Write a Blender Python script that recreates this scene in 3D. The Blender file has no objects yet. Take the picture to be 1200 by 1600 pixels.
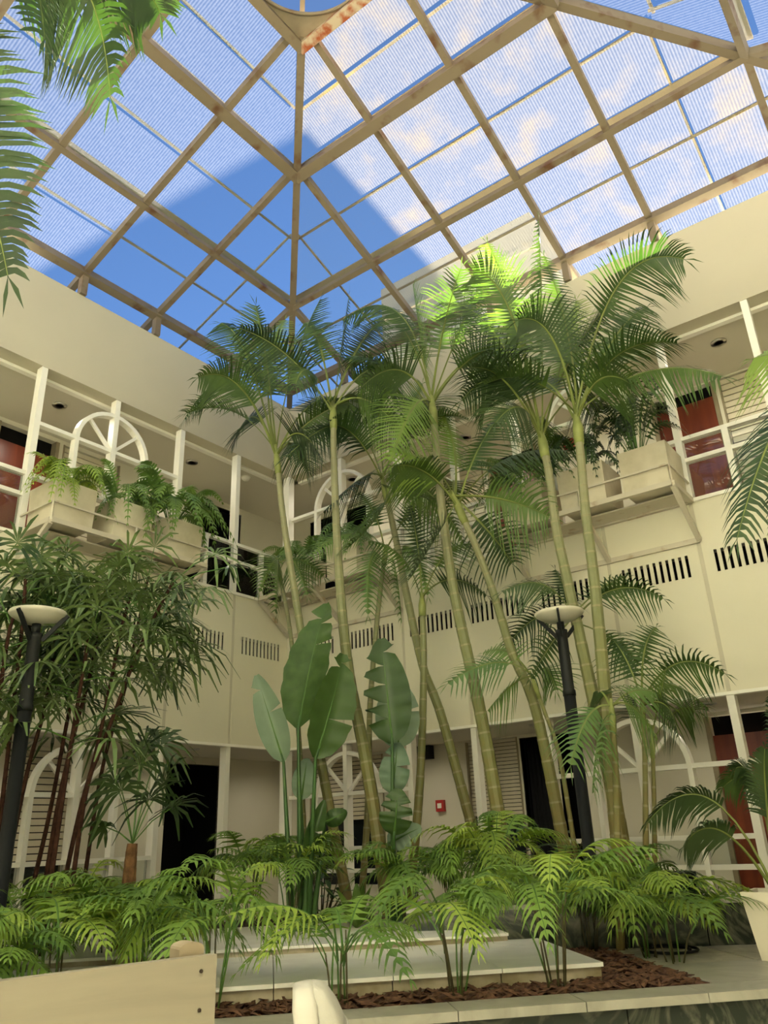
import bpy, math, random
from math import sin, cos, tan, pi, radians, sqrt, atan2
from mathutils import Vector, Matrix

V = Vector
SC = bpy.context.scene
COL = SC.collection

# ------------------------------------------------------------------ camera
EYE = V((7.297, -7.550, 1.50))
YAW, PITCH, ROLL, FPX = radians(36.45), radians(22.58), radians(-2.343), 1215.0
FWD = V((-sin(YAW) * cos(PITCH), cos(YAW) * cos(PITCH), sin(PITCH)))
_r0 = V((cos(YAW), sin(YAW), 0)); _u0 = _r0.cross(FWD)
RIGHT = cos(ROLL) * _r0 + sin(ROLL) * _u0
UP = -sin(ROLL) * _r0 + cos(ROLL) * _u0
cd = bpy.data.cameras.new('camera'); cam = bpy.data.objects.new('camera', cd); COL.objects.link(cam)
cd.sensor_fit = 'VERTICAL'; cd.sensor_height = 32.0; cd.lens = FPX / 1600 * 32.0
cd.clip_start = 0.05; cd.clip_end = 500
m = Matrix.Identity(4)
for i in range(3):
    m[i][0] = RIGHT[i]; m[i][1] = UP[i]; m[i][2] = -FWD[i]; m[i][3] = EYE[i]
cam.matrix_world = m
SC.camera = cam

# ------------------------------------------------------------------ sky, sun, exposure
SUN_AZ, SUN_EL = radians(-18.0), radians(40.5)           # azimuth measured from +Y towards +X
W = bpy.data.worlds.new('sky'); SC.world = W; W.use_nodes = True
nt = W.node_tree; nt.nodes.clear()
sky = nt.nodes.new('ShaderNodeTexSky'); sky.sky_type = 'NISHITA'; sky.sun_disc = False
sky.sun_elevation = SUN_EL; sky.sun_rotation = SUN_AZ; sky.altitude = 900
sky.air_density = 0.9; sky.dust_density = 0.0; sky.ozone_density = 5.0
bg = nt.nodes.new('ShaderNodeBackground'); bg.inputs['Strength'].default_value = 0.055
wo = nt.nodes.new('ShaderNodeOutputWorld')
nt.links.new(sky.outputs[0], bg.inputs[0]); nt.links.new(bg.outputs[0], wo.inputs[0])
sd = bpy.data.lights.new('sun', 'SUN'); sd.energy = 26.0; sd.angle = radians(0.18); sd.color = (1.0, 0.94, 0.82)
sun = bpy.data.objects.new('sun', sd); COL.objects.link(sun)
sdir = V((sin(SUN_AZ) * cos(SUN_EL), cos(SUN_AZ) * cos(SUN_EL), sin(SUN_EL)))
sun.rotation_euler = (-sdir).to_track_quat('-Z', 'Y').to_euler(); sun.location = sdir * 40
vs = SC.view_settings
vs.view_transform = 'Standard'; vs.look = 'None'; vs.gamma = 1.0; vs.use_curve_mapping = False
vs.exposure = 1.70
SC.cycles.max_bounces = 10; SC.cycles.diffuse_bounces = 5; SC.cycles.transparent_max_bounces = 24
SC.cycles.transmission_bounces = 6; SC.cycles.caustics_reflective = False; SC.cycles.caustics_refractive = False
SC.cycles.sample_clamp_indirect = 6.0

def ray(x, y):
    d = RIGHT * ((x - 600) / FPX) - UP * ((y - 800) / FPX) + FWD
    return d
def px(x, y, h):
    """the point seen at (x, y) that stands h metres away over the ground"""
    d = ray(x, y); return EYE + d * (h / sqrt(d.x * d.x + d.y * d.y))
def pz(x, y, z):
    d = ray(x, y); return EYE + d * ((z - EYE.z) / d.z)

# ------------------------------------------------------------------ materials
def mat(name, col, rough=0.6, spec=0.4, metal=0.0, noise=0.0, nscale=6.0, col2=None, bump=0.0, bscale=40.0, coord='Object', detail=4.0, lo=0.35, hi=0.7):
    M = bpy.data.materials.new(name); M.use_nodes = True
    t = M.node_tree; p = t.nodes['Principled BSDF']
    p.inputs['Base Color'].default_value = (*col, 1); p.inputs['Roughness'].default_value = rough
    p.inputs['Metallic'].default_value = metal; p.inputs['Specular IOR Level'].default_value = spec
    tc = None
    if col2 is not None or noise > 0:
        tc = t.nodes.new('ShaderNodeTexCoord'); n = t.nodes.new('ShaderNodeTexNoise')
        n.inputs['Scale'].default_value = nscale; n.inputs['Detail'].default_value = detail
        t.links.new(tc.outputs[coord], n.inputs['Vector'])
        r = t.nodes.new('ShaderNodeValToRGB')
        c2 = col2 if col2 is not None else tuple(max(0, c * (1 - noise)) for c in col)
        r.color_ramp.elements[0].position = lo; r.color_ramp.elements[1].position = hi
        r.color_ramp.elements[0].color = (*c2, 1); r.color_ramp.elements[1].color = (*col, 1)
        t.links.new(n.outputs[0], r.inputs[0]); t.links.new(r.outputs[0], p.inputs['Base Color'])
    if bump > 0:
        tc = tc or t.nodes.new('ShaderNodeTexCoord'); n2 = t.nodes.new('ShaderNodeTexNoise'); n2.inputs['Scale'].default_value = bscale
        t.links.new(tc.outputs[coord], n2.inputs['Vector'])
        b = t.nodes.new('ShaderNodeBump'); b.inputs['Strength'].default_value = bump; b.inputs['Distance'].default_value = 0.01
        t.links.new(n2.outputs[0], b.inputs['Height']); t.links.new(b.outputs[0], p.inputs['Normal'])
    return M

def leafmat(name, col, col2, trans=0.35, rough=0.42, tcol=None, nscale=5.0):
    M = bpy.data.materials.new(name); M.use_nodes = True
    t = M.node_tree; p = t.nodes['Principled BSDF']; out = t.nodes['Material Output']
    tc = t.nodes.new('ShaderNodeTexCoord'); n = t.nodes.new('ShaderNodeTexNoise'); n.inputs['Scale'].default_value = nscale
    t.links.new(tc.outputs['Object'], n.inputs['Vector'])
    oi = t.nodes.new('ShaderNodeObjectInfo'); a = t.nodes.new('ShaderNodeMath'); a.operation = 'MULTIPLY_ADD'
    a.inputs[1].default_value = 0.55; t.links.new(oi.outputs['Random'], a.inputs[0]); t.links.new(n.outputs[0], a.inputs[2])
    r = t.nodes.new('ShaderNodeValToRGB'); r.color_ramp.elements[0].position = 0.4; r.color_ramp.elements[1].position = 0.95
    r.color_ramp.elements[0].color = (*col, 1); r.color_ramp.elements[1].color = (*col2, 1)
    t.links.new(a.outputs[0], r.inputs[0]); t.links.new(r.outputs[0], p.inputs['Base Color'])
    p.inputs['Roughness'].default_value = rough; p.inputs['Specular IOR Level'].default_value = 0.4
    tl = t.nodes.new('ShaderNodeBsdfTranslucent'); mx = t.nodes.new('ShaderNodeMixRGB'); mx.blend_type = 'MULTIPLY'; mx.inputs[0].default_value = 1.0
    tcol = tcol or (1.35, 1.45, 0.5); mx.inputs[2].default_value = (*tcol, 1)
    t.links.new(r.outputs[0], mx.inputs[1]); t.links.new(mx.outputs[0], tl.inputs['Color'])
    ms = t.nodes.new('ShaderNodeMixShader'); ms.inputs[0].default_value = trans
    t.links.new(p.outputs[0], ms.inputs[1]); t.links.new(tl.outputs[0], ms.inputs[2]); t.links.new(ms.outputs[0], out.inputs['Surface'])
    return M

def zramp(name, stops, rough=0.55, nscale=14.0, zr=(0.75, 6.0), bump=0.15):
    """bark whose colour goes up the trunk (object colour by height)"""
    M = bpy.data.materials.new(name); M.use_nodes = True
    t = M.node_tree; p = t.nodes['Principled BSDF']; p.inputs['Roughness'].default_value = rough
    tc = t.nodes.new('ShaderNodeTexCoord'); sx = t.nodes.new('ShaderNodeSeparateXYZ')
    t.links.new(tc.outputs['Object'], sx.inputs[0])
    n = t.nodes.new('ShaderNodeTexNoise'); n.inputs['Scale'].default_value = nscale
    t.links.new(tc.outputs['Object'], n.inputs['Vector'])
    mr = t.nodes.new('ShaderNodeMapRange'); mr.inputs['From Min'].default_value = zr[0]; mr.inputs['From Max'].default_value = zr[1]
    t.links.new(sx.outputs['Z'], mr.inputs['Value'])
    ad = t.nodes.new('ShaderNodeMath'); ad.operation = 'MULTIPLY_ADD'; ad.inputs[1].default_value = 0.35
    t.links.new(n.outputs[0], ad.inputs[0]); t.links.new(mr.outputs[0], ad.inputs[2])
    r = t.nodes.new('ShaderNodeValToRGB'); cr = r.color_ramp
    while len(cr.elements) < len(stops): cr.elements.new(0.5)
    for e, (q, c) in zip(cr.elements, stops): e.position = q; e.color = (*c, 1)
    t.links.new(ad.outputs[0], r.inputs[0]); t.links.new(r.outputs[0], p.inputs['Base Color'])
    return M

def glassmat(name, tint, refl=0.08):
    M = bpy.data.materials.new(name); M.use_nodes = True
    t = M.node_tree; out = t.nodes['Material Output']; t.nodes.remove(t.nodes['Principled BSDF'])
    tr = t.nodes.new('ShaderNodeBsdfTransparent'); tr.inputs[0].default_value = (*tint, 1)
    gl = t.nodes.new('ShaderNodeBsdfGlossy'); gl.inputs['Roughness'].default_value = 0.02
    fr = t.nodes.new('ShaderNodeFresnel'); fr.inputs[0].default_value = 1.5
    ms = t.nodes.new('ShaderNodeMixShader')
    t.links.new(fr.outputs[0], ms.inputs[0]); t.links.new(tr.outputs[0], ms.inputs[1]); t.links.new(gl.outputs[0], ms.inputs[2])
    t.links.new(ms.outputs[0], out.inputs['Surface'])
    return M

def polycarb(name, axis, stain):
    """ribbed multiwall polycarbonate: mostly clear, part milky; dust stains"""
    M = bpy.data.materials.new(name); M.use_nodes = True
    t = M.node_tree; out = t.nodes['Material Output']; t.nodes.remove(t.nodes['Principled BSDF'])
    tc = t.nodes.new('ShaderNodeTexCoord')
    wv = t.nodes.new('ShaderNodeTexWave'); wv.wave_type = 'BANDS'; wv.bands_direction = axis; wv.inputs['Scale'].default_value = 10.5
    t.links.new(tc.outputs['Object'], wv.inputs['Vector'])
    n = t.nodes.new('ShaderNodeTexNoise'); n.inputs['Scale'].default_value = 1.9; n.inputs['Detail'].default_value = 5
    t.links.new(tc.outputs['Object'], n.inputs['Vector'])
    r = t.nodes.new('ShaderNodeValToRGB'); r.color_ramp.elements[0].position = 0.50; r.color_ramp.elements[1].position = 0.66
    r.color_ramp.elements[0].color = (0.95, 0.86, 0.66, 1) if axis == 'X' else (0.88, 0.90, 0.94, 1); r.color_ramp.elements[1].color = (*stain, 1)
    t.links.new(n.outputs[0], r.inputs[0])
    n3 = t.nodes.new('ShaderNodeTexNoise'); n3.inputs['Scale'].default_value = 30; n3.inputs['Detail'].default_value = 3
    t.links.new(tc.outputs['Object'], n3.inputs['Vector'])
    f = t.nodes.new('ShaderNodeMath'); f.operation = 'MULTIPLY_ADD'; f.inputs[1].default_value = 0.018 if axis == 'X' else 0.016; f.inputs[2].default_value = 0.006 if axis == 'X' else 0.002
    t.links.new(wv.outputs['Fac'], f.inputs[0])
    f2 = t.nodes.new('ShaderNodeMath'); f2.operation = 'MULTIPLY_ADD'; f2.inputs[1].default_value = 0.014
    t.links.new(n3.outputs[0], f2.inputs[0]); t.links.new(f.outputs[0], f2.inputs[2])
    tr = t.nodes.new('ShaderNodeBsdfTransparent'); tr.inputs[0].default_value = (0.82, 0.88, 0.90, 1) if axis == 'X' else (0.80, 0.91, 0.99, 1)
    tl = t.nodes.new('ShaderNodeBsdfTranslucent'); t.links.new(r.outputs[0], tl.inputs['Color'])
    st = t.nodes.new('ShaderNodeMapRange'); st.inputs['From Min'].default_value = 0.50; st.inputs['From Max'].default_value = 0.70; st.inputs['To Max'].default_value = 0.016 if axis == 'X' else 0.0
    t.links.new(n.outputs[0], st.inputs['Value'])
    f3 = t.nodes.new('ShaderNodeMath'); f3.operation = 'ADD'; t.links.new(f2.outputs[0], f3.inputs[0]); t.links.new(st.outputs[0], f3.inputs[1])
    ms = t.nodes.new('ShaderNodeMixShader'); t.links.new(f3.outputs[0], ms.inputs[0])
    t.links.new(tr.outputs[0], ms.inputs[1]); t.links.new(tl.outputs[0], ms.inputs[2])
    t.links.new(ms.outputs[0], out.inputs['Surface'])
    return M

def marble(name, c1, c2, scale=2.5, rough=0.25, dist=6.0, lo=0.3, hi=0.75):
    M = bpy.data.materials.new(name); M.use_nodes = True
    t = M.node_tree; p = t.nodes['Principled BSDF']; p.inputs['Roughness'].default_value = rough
    tc = t.nodes.new('ShaderNodeTexCoord'); n = t.nodes.new('ShaderNodeTexNoise')
    n.inputs['Scale'].default_value = scale; n.inputs['Detail'].default_value = 8; n.inputs['Distortion'].default_value = dist
    t.links.new(tc.outputs['Object'], n.inputs['Vector'])
    r = t.nodes.new('ShaderNodeValToRGB'); r.color_ramp.elements[0].position = lo; r.color_ramp.elements[1].position = hi
    r.color_ramp.elements[0].color = (*c1, 1); r.color_ramp.elements[1].color = (*c2, 1)
    t.links.new(n.outputs[0], r.inputs[0]); t.links.new(r.outputs[0], p.inputs['Base Color'])
    return M

def woodmat(name, c1, c2, scale=3.0, rough=0.4, stretch=(1, 1, 0.08)):
    M = bpy.data.materials.new(name); M.use_nodes = True
    t = M.node_tree; p = t.nodes['Principled BSDF']; p.inputs['Roughness'].default_value = rough
    tc = t.nodes.new('ShaderNodeTexCoord'); mp = t.nodes.new('ShaderNodeMapping'); mp.inputs['Scale'].default_value = stretch
    t.links.new(tc.outputs['Object'], mp.inputs[0])
    n = t.nodes.new('ShaderNodeTexNoise'); n.inputs['Scale'].default_value = scale * 5; n.inputs['Detail'].default_value = 6; n.inputs['Distortion'].default_value = 0.6
    t.links.new(mp.outputs[0], n.inputs['Vector'])
    r = t.nodes.new('ShaderNodeValToRGB'); r.color_ramp.elements[0].position = 0.3; r.color_ramp.elements[1].position = 0.72
    r.color_ramp.elements[0].color = (*c1, 1); r.color_ramp.elements[1].color = (*c2, 1)
    t.links.new(n.outputs[0], r.inputs[0]); t.links.new(r.outputs[0], p.inputs['Base Color'])
    return M

MT = {
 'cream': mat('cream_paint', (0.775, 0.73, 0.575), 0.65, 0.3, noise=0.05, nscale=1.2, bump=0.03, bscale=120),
 'fascia': mat('fascia_tan_toned_down', (0.575, 0.525, 0.40), 0.65, 0.3, noise=0.05, nscale=1.0, bump=0.03, bscale=120),  # tan tone set darker than the panels, to offset strong light here
 'inner': mat('corridor_paint', (0.67, 0.635, 0.51), 0.7, 0.3, noise=0.05, nscale=1.5),
 'ceil': mat('ceiling_paint', (0.66, 0.62, 0.51), 0.75, 0.25, noise=0.04, nscale=1.0),
 'joint': mat('joint_strip', (0.62, 0.57, 0.44), 0.7, 0.3, noise=0.06),
 'white': mat('frame_white', (0.92, 0.89, 0.80), 0.4, 0.5, noise=0.04, nscale=3),
 'beam': mat('painted_steel_with_rust', (0.20, 0.155, 0.105), 0.55, 0.35, col2=(0.11, 0.05, 0.025), nscale=4.5, lo=0.28, hi=0.44, detail=6),
 'rust': mat('rusted_steel', (0.45, 0.36, 0.26), 0.7, 0.3, col2=(0.30, 0.075, 0.025), nscale=7, lo=0.42, hi=0.56, detail=6),
 'bar': mat('brown_bar', (0.36, 0.27, 0.18), 0.6, 0.3),
 'plate': mat('oculus_plate', (0.42, 0.34, 0.24), 0.7, 0.3, noise=0.35, nscale=3),
 'shelf': mat('shelf_paint', (0.60, 0.54, 0.43), 0.5, 0.4, col2=(0.40, 0.27, 0.15), nscale=5, lo=0.27, hi=0.4),
 'conc': mat('planter_concrete', (0.68, 0.615, 0.475), 0.75, 0.25, col2=(0.50, 0.44, 0.31), nscale=3.0, lo=0.32, hi=0.62, bump=0.08),
 'door': woodmat('red_wood', (0.115, 0.016, 0.007), (0.215, 0.042, 0.014), 2.0, 0.32),
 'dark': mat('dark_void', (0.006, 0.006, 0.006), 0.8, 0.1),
 'darkglass': mat('dark_window', (0.012, 0.016, 0.016), 0.12, 0.5),
 'curtain': mat('black_curtain', (0.012, 0.012, 0.012), 0.85, 0.1),
 'slat': mat('shutter_slat', (0.66, 0.60, 0.45), 0.5, 0.35, noise=0.05),
 'jamb': mat('door_jamb', (0.30, 0.25, 0.16), 0.6, 0.3, noise=0.2),
 'blackm': mat('black_metal', (0.010, 0.011, 0.011), 0.55, 0.25),
 'disc': mat('lamp_disc', (0.62, 0.58, 0.47), 0.4, 0.4, noise=0.12, nscale=8),
 'red': mat('alarm_red', (0.42, 0.02, 0.02), 0.4, 0.5),
 'chrome': mat('steel', (0.6, 0.58, 0.54), 0.3, 0.5, metal=0.9),
 'wmarble': marble('white_marble', (0.74, 0.71, 0.65), (0.88, 0.86, 0.81), 1.6, 0.3, 3.0),
 'smarble': mat('stained_marble', (0.55, 0.48, 0.35), 0.5, 0.35, col2=(0.27, 0.22, 0.12), nscale=5, lo=0.35, hi=0.65),
 'gmarble': marble('grey_marble', (0.29, 0.275, 0.22), (0.45, 0.43, 0.36), 3.0, 0.35, 2.0),
 'dmarble': marble('dark_green_marble', (0.028, 0.036, 0.026), (0.20, 0.20, 0.145), 2.2, 0.18, 7.0, 0.46, 0.80),
 'pave': marble('terrazzo', (0.36, 0.33, 0.25), (0.58, 0.54, 0.43), 8.0, 0.45, 1.0),
 'soil': mat('soil', (0.055, 0.032, 0.02), 0.9, 0.1, noise=0.5, nscale=20, bump=0.5, bscale=60),
 'chip': mat('bark_chip', (0.185, 0.095, 0.055), 0.8, 0.2, col2=(0.040, 0.018, 0.012), nscale=22, lo=0.3, hi=0.7),
 'pinew': woodmat('pale_wood', (0.215, 0.185, 0.135), (0.28, 0.245, 0.18), 1.6, 0.6, (0.25, 0.25, 3.0)),
 'pinedk': woodmat('pale_wood_post', (0.235, 0.185, 0.12), (0.31, 0.255, 0.175), 2.0, 0.6, (2, 2, 0.2)),
 'screw': mat('screw', (0.05, 0.035, 0.025), 0.5, 0.5, metal=0.6),
 'shoe': mat('white_canvas', (0.33, 0.315, 0.275), 0.75, 0.25, noise=0.08, nscale=30, bump=0.08, bscale=300),
 'sole': mat('white_rubber', (0.385, 0.365, 0.32), 0.5, 0.4, noise=0.06, nscale=15),
 'denim': mat('grey_trouser', (0.28, 0.27, 0.25), 0.85, 0.2, noise=0.2, nscale=60),
 'tower': mat('tower_render', (0.66, 0.56, 0.42), 0.8, 0.2, noise=0.05, nscale=0.6),
 'floor': marble('floor_stone', (0.52, 0.49, 0.41), (0.66, 0.62, 0.53), 3.0, 0.4, 1.5),
 'pot': mat('white_pot', (0.72, 0.66, 0.53), 0.6, 0.3, noise=0.06, nscale=4),
 'glass': glassmat('clear_glass', (0.92, 0.95, 0.94)),
 'polyL': polycarb('polycarbonate_rib_y', 'Y', (0.86, 0.88, 0.92)),
 'polyR': polycarb('polycarbonate_rib_x', 'X', (1.0, 0.74, 0.25)),
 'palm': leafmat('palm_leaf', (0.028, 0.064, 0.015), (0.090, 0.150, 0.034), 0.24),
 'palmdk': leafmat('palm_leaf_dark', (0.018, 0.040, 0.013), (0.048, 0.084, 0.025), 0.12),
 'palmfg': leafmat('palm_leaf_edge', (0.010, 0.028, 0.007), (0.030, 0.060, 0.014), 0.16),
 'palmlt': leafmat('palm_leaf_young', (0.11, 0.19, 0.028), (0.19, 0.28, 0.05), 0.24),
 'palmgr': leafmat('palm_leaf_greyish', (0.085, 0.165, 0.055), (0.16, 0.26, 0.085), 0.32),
 'rhapis': leafmat('fan_leaf', (0.018, 0.048, 0.014), (0.15, 0.215, 0.075), 0.18, 0.28),
 'fern': leafmat('parlor_leaf', (0.070, 0.138, 0.026), (0.185, 0.300, 0.055), 0.30),
 'fernlt': leafmat('parlor_leaf_light', (0.16, 0.265, 0.038), (0.33, 0.43, 0.08), 0.32),
 'boxfern': leafmat('box_fern_leaf', (0.085, 0.185, 0.045), (0.20, 0.31, 0.085), 0.32),
 'strel': leafmat('paddle_leaf', (0.032, 0.070, 0.018), (0.055, 0.108, 0.026), 0.22, 0.38, (1.3, 1.4, 0.5)),
 'strel2': leafmat('paddle_leaf_lighter', (0.045, 0.092, 0.022), (0.072, 0.135, 0.034), 0.24, 0.38, (1.3, 1.4, 0.5), 12.0),
 'strelpale': leafmat('paddle_leaf_underside', (0.155, 0.245, 0.165), (0.26, 0.345, 0.24), 0.25, 0.5, (1.1, 1.2, 0.9)),
 'shrub': leafmat('shrub_leaf', (0.018, 0.062, 0.014), (0.04, 0.11, 0.025), 0.22, 0.35),
 'rachis': mat('frond_stalk', (0.19, 0.225, 0.055), 0.5, 0.35, noise=0.25, nscale=8),
 'rachisg': mat('frond_stalk_green', (0.09, 0.19, 0.035), 0.5, 0.35, noise=0.25, nscale=8),
 'ring': mat('trunk_ring', (0.30, 0.28, 0.155), 0.7, 0.25, noise=0.2, nscale=20),
 'trunk': zramp('palm_trunk', [(0.0, (0.17, 0.105, 0.042)), (0.28, (0.19, 0.145, 0.045)), (0.5, (0.165, 0.165, 0.05)), (0.72, (0.175, 0.185, 0.078)), (1.0, (0.25, 0.24, 0.13))], zr=(0.0, 4.6)),
 'shaft': mat('crownshaft', (0.27, 0.30, 0.09), 0.5, 0.35, noise=0.3, nscale=9),
 'fibre': mat('fibrous_stem', (0.075, 0.032, 0.020), 0.9, 0.15, noise=0.6, nscale=25, bump=0.6, bscale=70),
 'ftrunk': mat('fan_palm_trunk', (0.25, 0.13, 0.06), 0.9, 0.15, noise=0.6, nscale=18, bump=0.6, bscale=60),
 'petiole': mat('paddle_petiole', (0.055, 0.130, 0.030), 0.4, 0.4, noise=0.3, nscale=5),
 'twig': mat('stem_brown', (0.10, 0.085, 0.035), 0.7, 0.3, noise=0.3, nscale=15),
}

# ------------------------------------------------------------------ mesh building
class MB:
    def __init__(s): s.v = []; s.f = []; s.m = []
    def add(s, vs, fs, mi=0):
        o = len(s.v); s.v.extend(vs)
        for f in fs: s.f.append([i + o for i in f]); s.m.append(mi)
        return o
    def box(s, a, b, mi=0):
        x0, x1 = sorted((a[0], b[0])); y0, y1 = sorted((a[1], b[1])); z0, z1 = sorted((a[2], b[2]))
        s.add([(x0, y0, z0), (x1, y0, z0), (x1, y1, z0), (x0, y1, z0), (x0, y0, z1), (x1, y0, z1), (x1, y1, z1), (x0, y1, z1)],
              [(0, 3, 2, 1), (4, 5, 6, 7), (0, 1, 5, 4), (1, 2, 6, 5), (2, 3, 7, 6), (3, 0, 4, 7)], mi)
        return s
    def bar(s, p, q, w, h, up=(0, 0, 1), mi=0):
        p, q, up = V(p), V(q), V(up); d = (q - p).normalized()
        sd = d.cross(up)
        if sd.length < 1e-4: sd = d.cross(V((1, 0, 0)))
        sd.normalize(); u = sd.cross(d).normalized(); a, b = sd * w / 2, u * h / 2
        vs = [p - a - b, p + a - b, p + a + b, p - a + b, q - a - b, q + a - b, q + a + b, q - a + b]
        s.add([tuple(x) for x in vs], [(0, 1, 2, 3), (7, 6, 5, 4), (1, 0, 4, 5), (2, 1, 5, 6), (3, 2, 6, 7), (0, 3, 7, 4)], mi)
        return s
    def tube(s, pts, rad, n=8, mi=0, caps=True, mis=None):
        pts = [V(p) for p in pts]; k = len(pts)
        if not hasattr(rad, '__len__'): rad = [rad] * k
        T = []
        for i in range(k): T.append((pts[min(i + 1, k - 1)] - pts[max(i - 1, 0)]).normalized())
        ref = V((1, 0, 0)) if abs(T[0].x) < 0.8 else V((0, 1, 0))
        vs = []
        for i in range(k):
            a = (ref - T[i] * ref.dot(T[i])).normalized(); ref = a; b = T[i].cross(a)
            for j in range(n):
                an = 2 * pi * j / n; vs.append(tuple(pts[i] + (a * cos(an) + b * sin(an)) * rad[i]))
        o = s.add(vs, [])
        for i in range(k - 1):
            for j in range(n):
                s.f.append([o + i * n + j, o + i * n + (j + 1) % n, o + (i + 1) * n + (j + 1) % n, o + (i + 1) * n + j])
                s.m.append(mis[i] if mis else mi)
        if caps:
            s.f.append([o + j for j in range(n)][::-1]); s.m.append(mi)
            s.f.append([o + (k - 1) * n + j for j in range(n)]); s.m.append(mi)
        return s
    def prism(s, poly, z0, z1, mi=0):
        n = len(poly)
        s.add([(p[0], p[1], z0) for p in poly] + [(p[0], p[1], z1) for p in poly],
              [list(range(n))[::-1], list(range(n, 2 * n))] + [[i, (i + 1) % n, n + (i + 1) % n, n + i] for i in range(n)], mi)
        return s
    def lathe(s, prof, c=(0, 0, 0), n=20, mi=0):
        vs = []; k = len(prof)
        for r, z in prof:
            for j in range(n): a = 2 * pi * j / n; vs.append((c[0] + r * cos(a), c[1] + r * sin(a), c[2] + z))
        fs = [[i * n + j, i * n + (j + 1) % n, (i + 1) * n + (j + 1) % n, (i + 1) * n + j] for i in range(k - 1) for j in range(n)]
        fs.append(list(range(n))[::-1]); fs.append([(k - 1) * n + j for j in range(n)])
        s.add(vs, fs, mi); return s
    def build(s, name, mats, parent=None, smooth=False):
        if not isinstance(mats, (list, tuple)): mats = [mats]
        me = bpy.data.meshes.new(name); org = world_loc(parent) if parent else V((0, 0, 0))
        me.from_pydata([(x[0] - org.x, x[1] - org.y, x[2] - org.z) for x in s.v], [], s.f)
        for mm in mats: me.materials.append(MT[mm] if isinstance(mm, str) else mm)
        if len(mats) > 1: me.polygons.foreach_set('material_index', s.m)
        if smooth: me.polygons.foreach_set('use_smooth', [True] * len(s.f))
        me.update()
        o = bpy.data.objects.new(name, me); COL.objects.link(o)
        if parent: o.parent = parent
        return o
_WL = {}
def world_loc(o):
    p = V((0, 0, 0))
    while o is not None: p = p + V(o.location); o = o.parent
    return p
def empty(name, loc=(0, 0, 0)):
    o = bpy.data.objects.new(name, None); COL.objects.link(o); o.location = loc; o.empty_display_size = 0.1; return o
def tag(o, label, cat=None, group=None, kind=None):
    o['label'] = label
    if cat: o['category'] = cat
    if group: o['group'] = group
    if kind: o['kind'] = kind
    return o
def struct(o, label=None):
    o['kind'] = 'structure'
    if label: o['label'] = label
    return o
def inst(src, loc, parent):
    o = bpy.data.objects.new(src.name.split('.')[0], src.data); COL.objects.link(o); o.parent = parent; o.location = loc; return o

# wall-local to world: u along the wall from the corner, n into the court, z up
def PL(u, n, z): return (n, -u, z)
def PR(u, n, z): return (u, -n, z)
def wbox(mb, P, u0, u1, n0, n1, z0, z1, mi=0): return mb.box(P(u0, n0, z0), P(u1, n1, z1), mi)

def holed(P, us, zs, skip, n0, n1, mb=None):
    """a slab between n0 and n1 over grid us x zs with the cells in skip left open; one connected mesh"""
    mb = mb or MB(); nu, nz = len(us), len(zs); o = len(mb.v)
    for n in (n0, n1):
        for z in zs:
            for u in us: mb.v.append(P(u, n, z))
    id = lambda k, i, j: o + k * nu * nz + j * nu + i
    solid = lambda i, j: 0 <= i < nu - 1 and 0 <= j < nz - 1 and (i, j) not in skip
    for i in range(nu - 1):
        for j in range(nz - 1):
            if not solid(i, j): continue
            a, b, c, d = (i, j), (i + 1, j), (i + 1, j + 1), (i, j + 1)
            mb.f.append([id(0, *a), id(0, *b), id(0, *c), id(0, *d)]); mb.m.append(0)
            mb.f.append([id(1, *d), id(1, *c), id(1, *b), id(1, *a)]); mb.m.append(0)
            for (p, q, ni, nj) in ((a, b, i, j - 1), (b, c, i + 1, j), (c, d, i, j + 1), (d, a, i - 1, j)):
                if not solid(ni, nj):
                    mb.f.append([id(0, *q), id(0, *p), id(1, *p), id(1, *q)]); mb.m.append(0)
    return mb

# ------------------------------------------------------------------ dimensions of the court
WC = 8.2
UL = [0, 0.98, 1.95, 2.92, 3.87, 4.85, 5.8, 6.75, 7.5, 8.2]
UR = [0, 0.97, 1.93, 2.80, 3.67, 4.58, 5.50, 6.41, 7.30, 8.2]
ZG, ZS, ZF, ZP, ZE = 2.58, 4.43, 6.44, 7.60, 7.92       # ground soffit, sill, fascia bottom, parapet top, eave
DEP = 1.5

fl = MB().box((-6, -12, -0.2), (12, 6, 0.0)).build('floor', 'floor'); struct(fl, 'grey stone floor of the court')

# spandrel walls with vent slots: one panel a module
def spandrel(name, P, U, label):
    root = struct(empty(name), label)
    for k in range(len(U) - 1):
        a, b = U[k] + (0.02 if k else 0.0), U[k + 1] - 0.02
        n = 11; pitch = 0.064; wd = 0.030; mid = (U[k] + U[k + 1]) / 2; s0 = mid - pitch * (n - 1) / 2
        us = [a]; skip = set()
        for i in range(n):
            c = s0 + i * pitch; us += [c - wd / 2, c + wd / 2]; skip.add((len(us) - 2, 1))
        us.append(b)
        holed(P, us, [ZG, 3.69, 3.91, ZS], skip, 0.0, -0.014).build('panel', 'cream', root)
    for u in U[1:-1]:
        wbox(MB(), P, u - 0.02, u + 0.02, -0.006, -0.05, ZG, ZS).build('joint_strip', 'joint', root)
    wbox(MB(), P, -0.3, WC, -0.30, -0.34, ZG + 0.10, 3.97).build('dark_slot_backing', 'dark', root)  # added black sheet: stops light leaks, stands in for shade behind the slots
    wbox(MB(), P, 0, WC, 0.02, -0.06, ZG - 0.03, ZG).build('drip_edge', 'white', root)
    wbox(MB(), P, 0, WC, 0.03, -0.12, ZS, ZS + 0.035).build('sill', 'white', root)
    return root
spandrel('wall_left', PL, UL, 'cream panelled balcony wall with vent slots left of the corner')
spandrel('wall_right', PR, UR, 'cream panelled balcony wall with vent slots right of the corner')
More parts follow.
